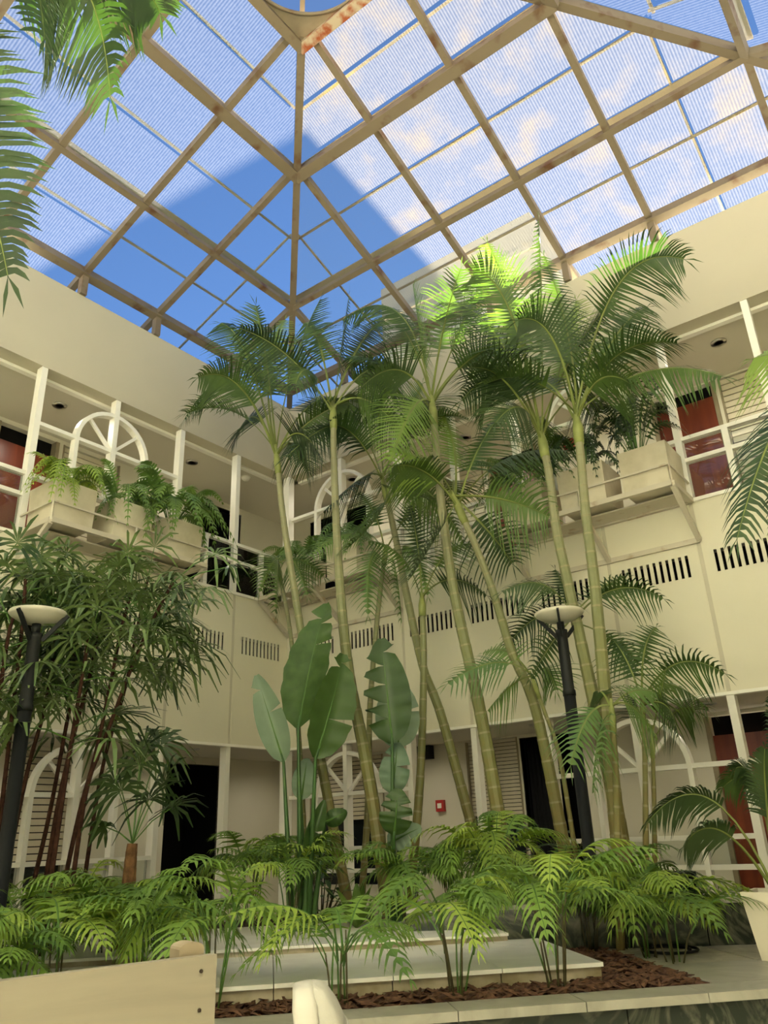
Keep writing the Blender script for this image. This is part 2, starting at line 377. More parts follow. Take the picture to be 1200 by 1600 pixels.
for P, nm, lb in ((PL, 'wall_left', 'tall cream fascia under the skylight, left'), (PR, 'wall_right', 'tall cream fascia under the skylight, right')):
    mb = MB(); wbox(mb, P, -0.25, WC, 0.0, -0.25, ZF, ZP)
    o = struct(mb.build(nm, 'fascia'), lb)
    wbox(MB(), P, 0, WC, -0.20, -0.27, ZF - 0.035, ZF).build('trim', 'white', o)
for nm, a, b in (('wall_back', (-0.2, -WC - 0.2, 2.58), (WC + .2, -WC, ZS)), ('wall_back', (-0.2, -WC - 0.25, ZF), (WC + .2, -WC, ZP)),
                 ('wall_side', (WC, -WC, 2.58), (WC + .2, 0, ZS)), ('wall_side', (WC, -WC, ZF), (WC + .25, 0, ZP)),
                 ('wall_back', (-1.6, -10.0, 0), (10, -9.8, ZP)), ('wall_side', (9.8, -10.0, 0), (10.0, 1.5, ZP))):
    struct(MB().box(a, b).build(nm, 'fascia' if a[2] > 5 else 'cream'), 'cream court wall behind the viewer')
# slabs: ground ceiling, upper floor, upper ceiling, roof deck, for all four galleries
def ringslab(name, z0, z1, mname, label, inner=0.06, outer=1.62):
    mb = MB()
    us = [-outer, -inner, WC + inner, WC + outer]
    P = lambda u, n, z: (u, -n, z)
    o = len(mb.v); g = [-outer, -inner, WC + inner, WC + outer]
    for z in (z0, z1):
        for y in g:
            for x in g: mb.v.append((x, -y, z))
    id = lambda k, i, j: k * 16 + j * 4 + i
    for i in range(3):
        for j in range(3):
            if (i, j) == (1, 1): continue
            mb.f.append([id(0, i, j), id(0, i + 1, j), id(0, i + 1, j + 1), id(0, i, j + 1)])
            mb.f.append([id(1, i, j + 1), id(1, i + 1, j + 1), id(1, i + 1, j), id(1, i, j)])
            for (p, q, ni, nj) in (((i, j), (i + 1, j), i, j - 1), ((i + 1, j), (i + 1, j + 1), i + 1, j), ((i + 1, j + 1), (i, j + 1), i, j + 1), ((i, j + 1), (i, j), i - 1, j)):
                if not (0 <= ni < 3 and 0 <= nj < 3) or (ni, nj) == (1, 1):
                    mb.f.append([id(0, *q), id(0, *p), id(1, *p), id(1, *q)])
    mb.m = [0] * len(mb.f)
    return struct(mb.build(name, mname), label)
ringslab('ceiling', ZG + 0.02, ZG + 0.10, 'ceil', 'plain soffit over the ground-floor walkways')
ringslab('floor', 3.97, 4.10, 'inner', 'upper walkway floor slab')
ringslab('ceiling', ZF + 0.06, ZF + 0.20, 'ceil', 'pale ceiling of the upper walkways')
ringslab('ceiling', ZP - 0.25, ZP - 0.05, 'cream', 'flat roof deck around the skylight', inner=0.26, outer=3.5)

# ------------------------------------------------------------------ back walls of the galleries, doors, shutters
WN = [0]; DN = [0]
def backwall(name, P, z0, z1, openings, u_lo, u_hi, label):
    us = sorted({u_lo, u_hi, *[o[0] for o in openings], *[o[1] for o in openings]})
    zs = sorted({z0, z1, *[min(max(o[2], z0), z1) for o in openings], *[min(max(o[3], z0), z1) for o in openings]})
    skip = set()
    for i in range(len(us) - 1):
        for j in range(len(zs) - 1):
            cu, cz = (us[i] + us[i + 1]) / 2, (zs[j] + zs[j + 1]) / 2
            if any(o[0] < cu < o[1] and o[2] < cz < o[3] for o in openings): skip.add((i, j))
    return struct(holed(P, us, zs, skip, -DEP, -DEP - 0.12).build(name, 'inner'), label)
def darkroom(P, u0, u1, z0, z1, label, deep=0.7):  # shallow black recess; the colour stands in for an unlit room
    DN[0] += 1
    r = struct(empty('door_%d' % DN[0], P((u0 + u1) / 2, -DEP, z0)), label)
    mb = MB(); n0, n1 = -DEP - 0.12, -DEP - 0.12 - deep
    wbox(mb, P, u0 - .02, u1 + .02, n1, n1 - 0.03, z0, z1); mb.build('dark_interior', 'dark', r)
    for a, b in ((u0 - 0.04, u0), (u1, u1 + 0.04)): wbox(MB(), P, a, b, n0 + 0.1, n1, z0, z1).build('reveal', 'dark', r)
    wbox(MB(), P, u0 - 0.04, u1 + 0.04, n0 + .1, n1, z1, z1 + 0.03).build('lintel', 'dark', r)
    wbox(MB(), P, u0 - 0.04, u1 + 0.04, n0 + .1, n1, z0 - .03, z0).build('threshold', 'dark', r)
    return r
def shutter(P, u0, u1, z0, z1, zlow, label, ns=20):
    """horizontal slat shutter over the upper part, dark glass below, in a slim frame"""
    WN[0] += 1
    base = P((u0 + u1) / 2, -DEP, zlow); r = struct(empty('window_%d' % WN[0], base), label)
    wbox(MB(), P, u0, u1, -DEP - 0.10, -DEP - 0.12, zlow, z1).build('dark_pane', 'darkglass', r)
    pitch = (z1 - z0) / ns; src = None
    for i in range(ns):
        z = z0 + i * pitch
        if src is None:
            mb = MB(); wbox(mb, P, u0 + 0.02, u1 - 0.02, -DEP - 0.03, -DEP - 0.055, z + 0.002, z + pitch * 0.86); src = mb.build('slat', 'slat', r)
        else: inst(src, (0, 0, i * pitch), r)
    for a, b in ((u0, u0 + 0.02), (u1 - 0.02, u1)): wbox(MB(), P, a, b, -DEP + 0.01, -DEP - 0.1, zlow, z1).build('jamb', 'jamb', r)
    wbox(MB(), P, u0, u1, -DEP + .012, -DEP - 0.1, zlow - 0.03, zlow).build('sill', 'inner', r)
    return r
def reddoor(P, u0, u1, z0, z1, ztop, label, hinge=1):
    DN[0] += 1
    r = struct(empty('door_%d' % DN[0], P((u0 + u1) / 2, -DEP, z0)), label)
    d = wbox(MB(), P, u0 + 0.05, u1 - 0.05, -DEP - 0.03, -DEP - 0.08, z0 + .005, z1).build('door_leaf', 'door', r)
    wbox(MB(), P, u0, u1, -DEP - 0.10, -DEP - 0.12, z1, ztop).build('transom', 'dark', r)
    for a, b in ((u0, u0 + 0.05), (u1 - 0.05, u1)): wbox(MB(), P, a, b, -DEP + 0.015, -DEP - 0.12, z0, ztop).build('jamb', 'jamb', r)
    uh = u1 - 0.14 if hinge > 0 else u0 + 0.14
    k = wbox(MB(), P, uh - 0.02, uh + 0.02, -DEP - 0.03, -DEP + 0.02, z0 + 0.98, z0 + 1.08).build('handle', 'chrome', d)
    return r
C0, C1 = ZG + 0.02, ZF + 0.06
# left, ground
backwall('wall_left', PL, 0, C0, [(-0.29, 0.69, 0, 2.50), (2.03, 2.90, 0.95, 2.56), (2.98, 3.9, 0, 2.5), (5.0, 5.9, 0, 2.5)], -DEP, 9.9, 'beige back wall of the left ground walkway')
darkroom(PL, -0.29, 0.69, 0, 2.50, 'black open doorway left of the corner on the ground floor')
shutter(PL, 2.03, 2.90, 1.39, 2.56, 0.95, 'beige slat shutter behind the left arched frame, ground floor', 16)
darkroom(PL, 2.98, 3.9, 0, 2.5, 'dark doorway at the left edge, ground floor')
reddoor(PL, 5.0, 5.9, 0, 2.2, 2.5, 'red wooden door far left on the ground floor')
# left, upper
backwall('wall_left', PL, 3.95, C1, [(-0.46, 0.45, 3.95, 6.40), (1.85, 2.72, 4.9, 6.44), (2.78, 3.62, 3.95, 6.44), (4.6, 5.6, 4.6, 6.4)], -DEP, 9.9, 'beige back wall of the left upper walkway')
darkroom(PL, -0.46, 0.45, 3.95, 6.40, 'black open doorway left of the corner on the upper floor')
shutter(PL, 1.85, 2.72, 5.2, 6.44, 4.9, 'beige slat shutter behind the left upper arched frame', 16)
reddoor(PL, 2.78, 3.62, 3.95, 6.22, 6.44, 'red wooden door on the upper floor, left')
shutter(PL, 4.6, 5.6, 4.9, 6.4, 4.6, 'slat shutter far left on the upper floor', 16)
# right, ground
backwall('wall_right', PR, 0, C0, [(-0.95, 0.42, 0.9, 2.56), (1.78, 2.54, 0.9, 2.58), (2.56, 3.32, 0, 2.56), (4.83, 5.86, 0, 2.56), (6.1, 7.0, .9, 2.5)], -DEP, 9.9, 'beige back wall of the right ground walkway')
shutter(PR, -0.95, 0.42, 1.72, 2.56, 0.9, 'slat shutter half lowered behind the corner arch, ground floor', 15)
shutter(PR, 1.78, 2.54, 1.68, 2.58, 0.9, 'slat shutter half lowered over dark glass beside the black curtain', 20)
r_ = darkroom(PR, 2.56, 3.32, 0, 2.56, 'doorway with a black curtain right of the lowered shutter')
mb = MB(); pts = []
for i in range(25):
    u = 2.58 + 0.40 * i / 24; pts.append((u, -DEP - 0.16 + 0.025 * sin(i * 1.9)))
vs = [PR(u, n, 0.02) for u, n in pts] + [PR(u, n, 2.54) for u, n in pts] + [PR(u, n - .012, 0.02) for u, n in pts] + [PR(u, n - .012, 2.54) for u, n in pts]
mb.add(vs, [[i, i + 1, 25 + i + 1, 25 + i] for i in range(24)] + [[50 + i + 1, 50 + i, 75 + i, 75 + i + 1] for i in range(24)] + [[25 + i, 26 + i, 76 + i, 75 + i] for i in range(24)] + [[i + 1, i, 50 + i, 51 + i] for i in range(24)])
mb.build('curtain', 'curtain', r_, True)
reddoor(PR, 4.83, 5.86, 0, 2.36, 2.56, 'dark red wooden door on the ground floor, right')
shutter(PR, 6.1, 7.0, 1.5, 2.5, 0.9, 'slat shutter far right on the ground floor', 15)
# right, upper
backwall('wall_right', PR, 3.95, C1, [(-0.95, 0.35, 3.95, 6.42), (1.45, 2.42, 4.5, 6.44), (2.50, 3.28, 3.95, 6.46), (4.90, 5.70, 3.95, 6.48), (5.74, 6.75, 4.5, 6.48)], -DEP, 9.9, 'beige back wall of the right upper walkway')
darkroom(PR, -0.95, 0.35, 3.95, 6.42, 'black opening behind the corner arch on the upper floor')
shutter(PR, 1.45, 2.42, 4.95, 6.44, 4.5, 'pale slat shutter behind the palms, upper floor centre', 20)
reddoor(PR, 2.50, 3.28, 3.95, 6.30, 6.46, 'red wooden door behind planter ferns, upper floor centre')
reddoor(PR, 4.90, 5.70, 3.95, 6.30, 6.48, 'red wooden door on the upper floor, right', -1)
shutter(PR, 5.74, 6.75, 4.75, 6.48, 4.5, 'wide slat shutter beside the red door, upper right', 22)

# ------------------------------------------------------------------ white frames on the facade
def arc_bar(mb, P, uc, zc, r, a0, a1, w, n0, n1, seg=22):
    vs = []
    for i in range(seg + 1):
        a = a0 + (a1 - a0) * i / seg
        for rr, n in ((r - w / 2, n0), (r + w / 2, n0), (r + w / 2, n1), (r - w / 2, n1)):
            vs.append(P(uc + rr * cos(a), n, zc + rr * sin(a)))
    fs = [[0, 1, 2, 3], [seg * 4 + 3, seg * 4 + 2, seg * 4 + 1, seg * 4]]
    for i in range(seg):
        for j in range(4): fs.append([i * 4 + j, i * 4 + (j + 1) % 4, (i + 1) * 4 + (j + 1) % 4, (i + 1) * 4 + j])
    mb.add(vs, fs); return mb
N0, N1 = -0.02, -0.10
def newwin(P, u, z, label):
    WN[0] += 1; return struct(empty('window_%d' % WN[0], P(u, -0.05, z)), label)
def post(P, u, z0, z1, par, w=0.068): return wbox(MB(), P, u - w / 2, u + w / 2, N0 + .012, N1 - .012, z0, z1).build('post', 'white', par)
def rail(P, u0, u1, z, par, h=0.042): return wbox(MB(), P, u0, u1, N0, N1, z - h / 2, z + h / 2).build('rail', 'white', par)
def pane(P, u0, u1, z0, z1, par): return wbox(MB(), P, u0, u1, -0.055, -0.061, z0, z1).build('pane', 'glass', par)
def arch_unit(P, u0, uc, u1, zb, zt, zsp, lows, label, r=0.465, glass=(), first=True):
    w = newwin(P, uc, zb, label)
    if first: post(P, u0, zb, zt, w)
    post(P, uc, zb, zt, w, 0.062)
    rail(P, u0 + .034, uc - .031, zsp, w); rail(P, uc + .031, u1 - .034, zsp, w)
    arc_bar(MB(), P, uc, zsp, r, 0, pi, 0.046, N0 + .006, N1 - .006).build('arch', 'white', w)
    for s in (-1, 1):
        wbox(MB(), P, uc + s * r - 0.023, uc + s * r + 0.023, N0 + .006, N1 - .006, zb, zsp).build('arch_leg', 'white', w)
        a = radians(45); d0, d1 = 0.03, r
        MB().bar(P(uc + s * d0 * cos(a), -0.06, zsp + d0 * sin(a)), P(uc + s * d1 * cos(a), -0.06, zsp + d1 * sin(a)), 0.036, 0.036).build('spoke', 'white', w)
    for z in lows:
        rail(P, u0 + .034, uc - .031, z, w, 0.042); rail(P, uc + .031, u1 - .034, z, w, 0.042)
    for (a, b) in glass:
        for (p, q) in ((u0 + .05, uc - r - .03), (uc - r + .03, uc - .04), (uc + .04, uc + r - .03), (uc + r + .03, u1 - .05)): pane(P, p, q, a, b, w)
    return w
def rail_unit(P, u0, u1, zb, zt, label, rails=(5.14, 4.90), stub=True, glass=True):
    w = newwin(P, (u0 + u1) / 2, zb, label)
    post(P, u0, zb, zt, w)
    for z in rails: rail(P, u0 + .034, u1 - .034, z, w)
    if stub:
        um = (u0 + u1) / 2
        wbox(MB(), P, um - 0.03, um + 0.03, N0 + .006, N1 - .006, zb, rails[0]).build('mullion', 'white', w)
        if glass:
            for a, b in ((zb, rails[1] - .03), (rails[1] + .03, rails[0] - .03)):
                pane(P, u0 + .045, um - .03, a, b, w); pane(P, um + .03, u1 - .045, a, b, w)
    return w
ZSI = ZS + 0.035
c_ = newwin(PL, 0, ZSI, 'white corner post of the upper gallery')
MB().box((-0.09, -0.02, ZSI), (0.02, 0.09, ZF)).build('post', 'white', c_)
c_ = newwin(PL, 0, 0, 'white corner post of the ground floor')
MB().box((-0.09, -0.02, 0), (0.02, 0.09, ZG - .03)).build('post', 'white', c_)
def u_rail(P, U, k, label): return rail_unit(P, U[k], U[k + 1], ZSI, ZF, label)
w = newwin(PL, 0.49, ZSI, 'glazed white balustrade next to the corner post, upper left')
for z in (5.14, 4.90): rail(PL, 0.06, 0.94, z, w)
wbox(MB(), PL, 0.46, 0.52, N0 + .006, N1 - .006, ZSI, 5.14).build('mullion', 'white', w)
for a, b in ((ZSI, 4.87), (4.93, 5.11)): pane(PL, 0.07, .46, a, b, w); pane(PL, .52, .93, a, b, w)
u_rail(PL, UL, 1, 'glazed white balustrade in front of the black upper doorway')
arch_unit(PL, UL[2], UL[3], UL[4], ZSI, ZF, 5.76, (5.14,), 'white arched fanlight frame above the left planter boxes', glass=())
u_rail(PL, UL, 4, 'glazed white balustrade before the left upper red door')
u_rail(PL, UL, 5, 'glazed white balustrade at the far left, upper floor')
arch_unit(PL, UL[6], UL[7], UL[8], ZSI, ZF, 5.76, (5.14,), 'white arched fanlight frame far left, upper floor')
arch_unit(PR, 0.0, UR[1], UR[2], ZSI, ZF, 5.76, (5.14,), 'white arched fanlight frame next to the corner, upper floor', first=False)
u_rail(PR, UR, 2, 'glazed white balustrade behind the tall palms, upper floor')
u_rail(PR, UR, 3, 'glazed white balustrade left of the right planter shelf')
arch_unit(PR, UR[4], UR[5], UR[6], ZSI, ZF, 5.76, (5.14,), 'white arched fanlight frame above the right planter boxes')
u_rail(PR, UR, 6, 'glazed white balustrade before the right upper red door')
u_rail(PR, UR, 7, 'glazed white balustrade at the right edge, upper floor')
ZT = ZG - 0.03
for P, U, ks in ((PL, UL, (1,)), (PR, UR, (3,))):
    for k in ks:
        w = newwin(P, U[k], 0, 'white post beside the %s, ground floor' % ('black doorway' if P is PL else 'lowered slat shutter')); post(P, U[k], 0, ZT, w)
arch_unit(PL, UL[2], UL[3], UL[4], 0.0, ZT, 1.98, (1.38, 1.14), 'white arched frame left of the black doorway, ground floor', glass=((1.16, 1.36),))
w = newwin(PL, UL[4], 0, 'white post at the left edge, ground floor'); post(PL, UL[4], 0, ZT, w)
arch_unit(PR, 0.0, UR[1], UR[2], 0.0, ZT, 1.98, (1.38, 1.14), 'white arched frame next to the corner, ground floor', first=False)
w = newwin(PR, UR[2], 0, 'white post left of the fire alarm wall, ground floor'); post(PR, UR[2], 0, ZT, w)
arch_unit(PR, UR[4], UR[5], UR[6], 0.0, ZT, 1.98, (1.38, 1.14), 'white arched frame left of the dark red door, ground floor', r=0.45, glass=((1.16, 1.36),))
w = newwin(PR, UR[6], 0, 'white post in front of the dark red door, ground floor'); post(PR, UR[6], 0, ZT, w)
rail(PR, UR[6] + .04, UR[7] - .04, 1.98, w); post(PR, UR[7], 0, ZT, w)

# downlights, smoke detector, alarm, exit box
def downlight(p, label):
    r = tag(empty('downlight', p), label, 'light fixture', 'recessed downlights')
    MB().lathe([(0.085, -0.012), (0.085, 0.0), (0.055, 0.0), (0.055, -0.012)][::-1], p, 18).build('trim_ring', 'chrome', r, True)
    MB().lathe([(0.052, -0.004), (0.02, -0.003), (0.001, -0.002)][::-1], p, 14).build('lens', 'darkglass', r, True)
downlight((-0.72, -3.27, C1), 'recessed downlight in the left upper ceiling above the red door')
downlight((5.98, 0.72, C1), 'recessed downlight in the right upper ceiling')
downlight((-0.6, -2.3, C1), 'recessed downlight behind the left upper arch')
def fill_spot(p, e):  # added spots that brighten the walkways; the fixture lenses stay dark
    ld = bpy.data.lights.new('walkway_fill_lamp', 'SPOT'); ld.energy = e; ld.color = (1.0, 0.90, 0.72); ld.spot_size = radians(165); ld.spot_blend = 0.8; ld.shadow_soft_size = 0.05
    o = bpy.data.objects.new('walkway_fill_lamp', ld); COL.objects.link(o); o.location = (p[0], p[1], p[2] - .03)
for (x, y, lb) in ((-.75, -3.0, 'added recessed downlight over the left ground walkway, behind the arch'), (-.75, -.9, 'added recessed downlight over the ground walkway before the black doorway'), (-.7, .75, 'added recessed downlight over the ground walkway at the corner'),
                   (1.3, .75, 'added recessed downlight over the ground walkway near the fire alarm'), (3.2, .75, 'added recessed downlight over the ground walkway before the black curtain'), (5.1, .75, 'added recessed downlight over the ground walkway by the dark red door')):
    downlight((x, y, C0), lb); fill_spot((x, y, C0), 5.0)  # fixtures added along with their fill, to lift the ground-floor walls
for (x, y, lb) in ((-.75, -1.2, 'added recessed downlight over the upper walkway left of the corner'), (.6, .75, 'added recessed downlight over the upper walkway right of the corner'), (2.6, .75, 'added recessed downlight over the upper walkway, middle'), (4.3, .75, 'added recessed downlight over the upper walkway behind the right fanlight')):
    downlight((x, y, C1), lb); fill_spot((x, y, C1), 12)  # likewise added over the upper walkway, for extra fill
fill_spot((-0.72, -3.27, C1), 12); fill_spot((5.98, 0.72, C1), 12)  # added fill under two downlights that are off
r = tag(empty('smoke_detector', (-0.55, -0.35, C1)), 'small white smoke detector on the upper ceiling near the corner', 'smoke detector')
MB().lathe([(0.045, -0.05), (0.065, -0.02), (0.07, 0.0)], (-0.55, -0.35, C1), 16).build('body', 'white', r, True)
MB().lathe([(0.015, -0.058), (0.02, -0.05)], (-0.55, -0.35, C1), 10).build('sensor', 'white', r, True)
a0 = PR(1.35, -DEP, 1.76)
r = tag(empty('fire_alarm', a0), 'small red fire alarm box on the beige ground-floor wall', 'fire alarm')
h_ = wbox(MB(), PR, 1.29, 1.41, -DEP, -DEP + 0.05, 1.76, 1.90).build('housing', 'red', r)
wbox(MB(), PR, 1.32, 1.38, -DEP + 0.05, -DEP + 0.058, 1.80, 1.86).build('button', 'white', h_)
a0 = PR(3.85, -DEP, 5.95)
r = tag(empty('fire_alarm', a0), 'red alarm box seen through the right upper fanlight', 'fire alarm')
h_ = wbox(MB(), PR, 3.70, 3.84, -DEP, -DEP + 0.06, 6.2, 6.33).build('housing', 'red', r)
wbox(MB(), PR, 3.74, 3.80, -DEP + 0.06, -DEP + 0.068, 6.24, 6.29).build('button', 'white', h_)
r = tag(empty('wall_lamp', PR(1.2, -DEP + .1, 2.43)), 'small black box lamp under the ground-floor soffit', 'wall lamp')
h_ = wbox(MB(), PR, 1.09, 1.28, -DEP, -DEP + 0.12, 2.42, 2.59).build('housing', 'blackm', r)
wbox(MB(), PR, 1.14, 1.20, -DEP + 0.12, -DEP + 0.126, 2.48, 2.55).build('lens', 'slat', h_)

# ------------------------------------------------------------------ skylight
TH = radians(20.0); LV = [0.0, 1.10, 2.42, 3.40]; RA = [1.10, 2.50, 3.57, 4.63, 5.70, 7.10]
def side_map(s):
    if s == 0: return lambda a, b: (b, -a)
    if s == 1: return lambda a, b: (a, -b)
    if s == 2: return lambda a, b: (a, -WC + b)
    return lambda a, b: (WC - b, -a)
def rp(s, a, b, off=0.0):
    x, y = side_map(s)(a, b); n = {0: (-1, 0), 1: (0, 1), 2: (0, -1), 3: (1, 0)}[s]
    return V((x + n[0] * sin(TH) * off, y + n[1] * sin(TH) * off, ZE + b * tan(TH) + cos(TH) * off))
def rnorm(s):
    n = {0: (-1, 0), 1: (0, 1), 2: (0, -1), 3: (1, 0)}[s]; return V((n[0] * sin(TH), n[1] * sin(TH), cos(TH)))
SKY = struct(empty('ceiling'), 'steel framed pyramid skylight glazed with ribbed polycarbonate')
OV = -0.42
def clip(poly, f):
    out = []
    for i in range(len(poly)):
        p, q = poly[i], poly[(i + 1) % len(poly)]; fp, fq = f(p), f(q)
        if fp >= 0: out.append(p)
        if (fp < 0) != (fq < 0):
            t = fp / (fp - fq); out.append((p[0] + (q[0] - p[0]) * t, p[1] + (q[1] - p[1]) * t))
    return out
for s in range(4):
    rn = rnorm(s)
    rows = [OV, 0.0] + LV[1:]; cols = [OV] + RA + [WC - OV]
    for j in range(len(rows) - 1):
        for i in range(len(cols) - 1):
            poly = [(cols[i], rows[j]), (cols[i + 1], rows[j]), (cols[i + 1], rows[j + 1]), (cols[i], rows[j + 1])]
            poly = clip(poly, lambda p: p[0] - p[1] + 1e-9); poly = clip(poly, lambda p: WC - p[0] - p[1] + 1e-9)
            if len(poly) < 3: continue
            ar = abs(sum(poly[k][0] * poly[(k + 1) % len(poly)][1] - poly[(k + 1) % len(poly)][0] * poly[k][1] for k in range(len(poly)))) / 2
            if ar < 0.01: continue
            mb = MB(); mb.add([tuple(rp(s, a, b, 0.075)) for a, b in poly], [list(range(len(poly)))])
            mb.build('pane', 'polyL' if s in (0, 3) else 'polyR', SKY)
    for li, b in enumerate(LV):
        w, h = ((0.10, 0.13), (0.07, 0.09), (0.12, 0.16), (0.10, 0.14))[li]
        MB().bar(rp(s, b, b), rp(s, WC - b, b), w, h, rn).build(('eave_beam', 'purlin', 'purlin', 'ring_beam')[li], 'rust' if (li == 3 and s == 1) else 'beam', SKY)
    MB().bar(rp(s, OV, OV, .02), rp(s, WC - OV, OV, .02), 0.05, 0.05, rn).build('edge_rail', 'beam', SKY)
    for a in RA:
        top = min(a, WC - a, LV[3])
        MB().bar(rp(s, a, OV, .012), rp(s, a, top, .012), 0.07, 0.085, rn).build('rafter', 'beam', SKY)
        x, y = side_map(s)(a, 0.0)
        MB().box((x - 0.04, y - 0.04, ZP), (x + 0.04, y + 0.04, ZE - 0.03)).build('stub_post', 'beam', SKY)
    # outside battens carried above the sheets
    mids = [(LV[i] + LV[i + 1]) / 2 for i in range(3)]
    for b, wd in [(q, 0.028) for q in mids] + [(q, 0.085) for q in LV[1:3]]:
        MB().bar(rp(s, b, b, 0.19), rp(s, WC - b, b, 0.19), wd, 0.02, rn).build('batten', 'bar', SKY)
    for a in (1.80, 6.40, 0.62, 7.58):
        top = min(a, WC - a)
        MB().bar(rp(s, a, OV, 0.19), rp(s, a, top, 0.19), 0.024, 0.02, rn).build('batten', 'bar', SKY)
for cx, cy in ((0, 0), (1, 0), (0, 1), (1, 1)):
    def hp(b, off=0.0):
        return V((b if cx == 0 else WC - b, -b if cy == 0 else -WC + b, ZE + b * tan(TH) + off))
    MB().bar(hp(OV, .02), hp(LV[3], .02), 0.085, 0.12).build('hip_beam', 'beam', SKY)
    MB().bar(hp(LV[3], .05), hp(WC / 2 - 0.02, .3), 0.05, 0.06).build('hip_extension', 'beam', SKY)
# plate with the round opening
zc = ZE + LV[3] * tan(TH) + 0.06; hs = WC / 2 - LV[3]; rr = hs * 0.95; mb = MB(); n = 64
for z in (zc, zc + 0.02):
    for i in range(n):
        a = 2 * pi * i / n; k = hs / max(abs(cos(a)), abs(sin(a)))
        mb.v.append((WC / 2 + rr * cos(a), -WC / 2 + rr * sin(a), z)); mb.v.append((WC / 2 + k * cos(a), -WC / 2 + k * sin(a), z))
for i in range(n):
    j = (i + 1) % n
    mb.f.append([2 * i, 2 * j, 2 * j + 1, 2 * i + 1][::-1]); mb.f.append([2 * n + 2 * i, 2 * n + 2 * j, 2 * n + 2 * j + 1, 2 * n + 2 * i + 1])
    mb.f.append([2 * i, 2 * j, 2 * n + 2 * j, 2 * n + 2 * i])
mb.m = [0] * len(mb.f); mb.build('oculus_plate', 'plate', SKY)
mb = MB(); pr = [V((WC / 2 + (rr - .005) * cos(2 * pi * i / n), -WC / 2 + (rr - .005) * sin(2 * pi * i / n), zc)) for i in range(n + 1)]
mb.tube(pr, 0.02, 6); mb.build('oculus_rim', 'beam', SKY, True)

# ------------------------------------------------------------------ tower beyond the roof
struct(MB().box((-34, 6.0, -0.2), (12, 60, 0.0)).build('floor', 'floor'), 'paved ground outside the court')
T_ = tag(empty('tower_block', (-14, 36, 0)), 'tall cream rendered tower seen through the skylight', 'building')
MB().box((-19.9, 30.0, 0.0), (-7.8, 40.0, 35.5)).build('wall', 'tower', T_)
MB().box((-20.05, 29.85, 35.5), (-7.65, 40.15, 35.85)).build('ledge', 'tower', T_)
MB().box((-19.9, 30.0, 35.85), (-7.8, 40.0, 38.4)).build('parapet', 'tower', T_)

# ------------------------------------------------------------------ planter court: ledge, bed, marble podium, marble ledge wall
def UVp(u, v): return ((u - v) / sqrt(2), (u + v) / sqrt(2))        # u along the ledge, v away from the viewer
PZ = 0.75
pl = struct(empty('floor', (*UVp(0, -6.3), 0)), 'raised planter with grey marble coping and dark green marble front')
UB = 2.05
for k in range(9):                                                   # front slabs of dark green marble
    a, b = -4.2 + k * 0.95, -4.2 + (k + 1) * 0.95 - 0.006
    MB().prism([UVp(a, -6.40), UVp(b, -6.40), UVp(b, -6.24), UVp(a, -6.24)], 0.0, PZ - 0.04).build('marble_slab', 'dmarble', pl)
for k in range(14):                                                  # coping stones
    a, b = -4.2 + k * 0.61, -4.2 + (k + 1) * 0.61 - 0.005
    MB().prism([UVp(a, -6.44), UVp(b, -6.44), UVp(b, -6.215), UVp(a, -6.215)], PZ - 0.04, PZ).build('coping_stone', 'gmarble', pl)
# paving to the right of the bed, in slabs
for i in range(6):
    for j in range(6):
        a0, b0 = UB + i * 0.60, -6.21 + j * 0.60
        q = [UVp(a0, b0), UVp(a0 + 0.594, b0), UVp(a0 + 0.594, b0 + 0.594), UVp(a0, b0 + 0.594)]
        if max(p[1] for p in q) > -0.15 or max(p[0] for p in q) > 8.0: continue
        MB().prism(q, 0.0, PZ - 0.003 * ((i + j) % 2)).build('paving_slab', 'pave' if j > 0 else 'gmarble', pl)
bed = MB().prism([UVp(-4.2, -6.215), UVp(UB - 0.005, -6.215), UVp(UB - 0.005, -2.7), (2.6, -0.25), (0.3, -0.25), (0.3, -5.6)], 0.0, PZ - 0.03)
struct(bed.build('floor', 'soil'), 'dark soil of the planting bed')
# bark chips: nobody could count them
R_ = random.Random(5); mb = MB()
def chip(u, v, s):
    x, y = UVp(u, v); z = PZ - 0.03 + R_.random() * 0.045; a = R_.random() * pi; tl = (R_.random() - .5) * 1.9
    L, w, h = s * (0.7 + R_.random()), s * (0.25 + .3 * R_.random()), 0.006
    d = V((cos(a), sin(a), tl * .5)).normalized(); e = V((-sin(a), cos(a), (R_.random() - .5) * .9)).normalized(); n = d.cross(e)
    c = V((x, y, z)); k = R_.random() * .5
    mb.add([tuple(c - d * L - e * w), tuple(c + d * L - e * w * k), tuple(c + d * L + e * w), tuple(c - d * L * .8 + e * w), tuple(c + n * 0.012)],
           [(0, 1, 4), (1, 2, 4), (2, 3, 4), (3, 0, 4), (3, 2, 1, 0)])
for _ in range(2600): chip(R_.uniform(-1.4, UB - .04), -6.19 + 0.36 * R_.random(), 0.036)
for _ in range(1500): chip(R_.uniform(1.5, UB - .04), R_.uniform(-6.0, -4.2), 0.032)
for _ in range(900): chip(R_.uniform(-3.6, -0.6), R_.uniform(-6.1, -4.6), 0.032)
tag(mb.build('bark_mulch', 'chip'), 'brown bark chips covering the planting bed', 'mulch', kind='stuff')
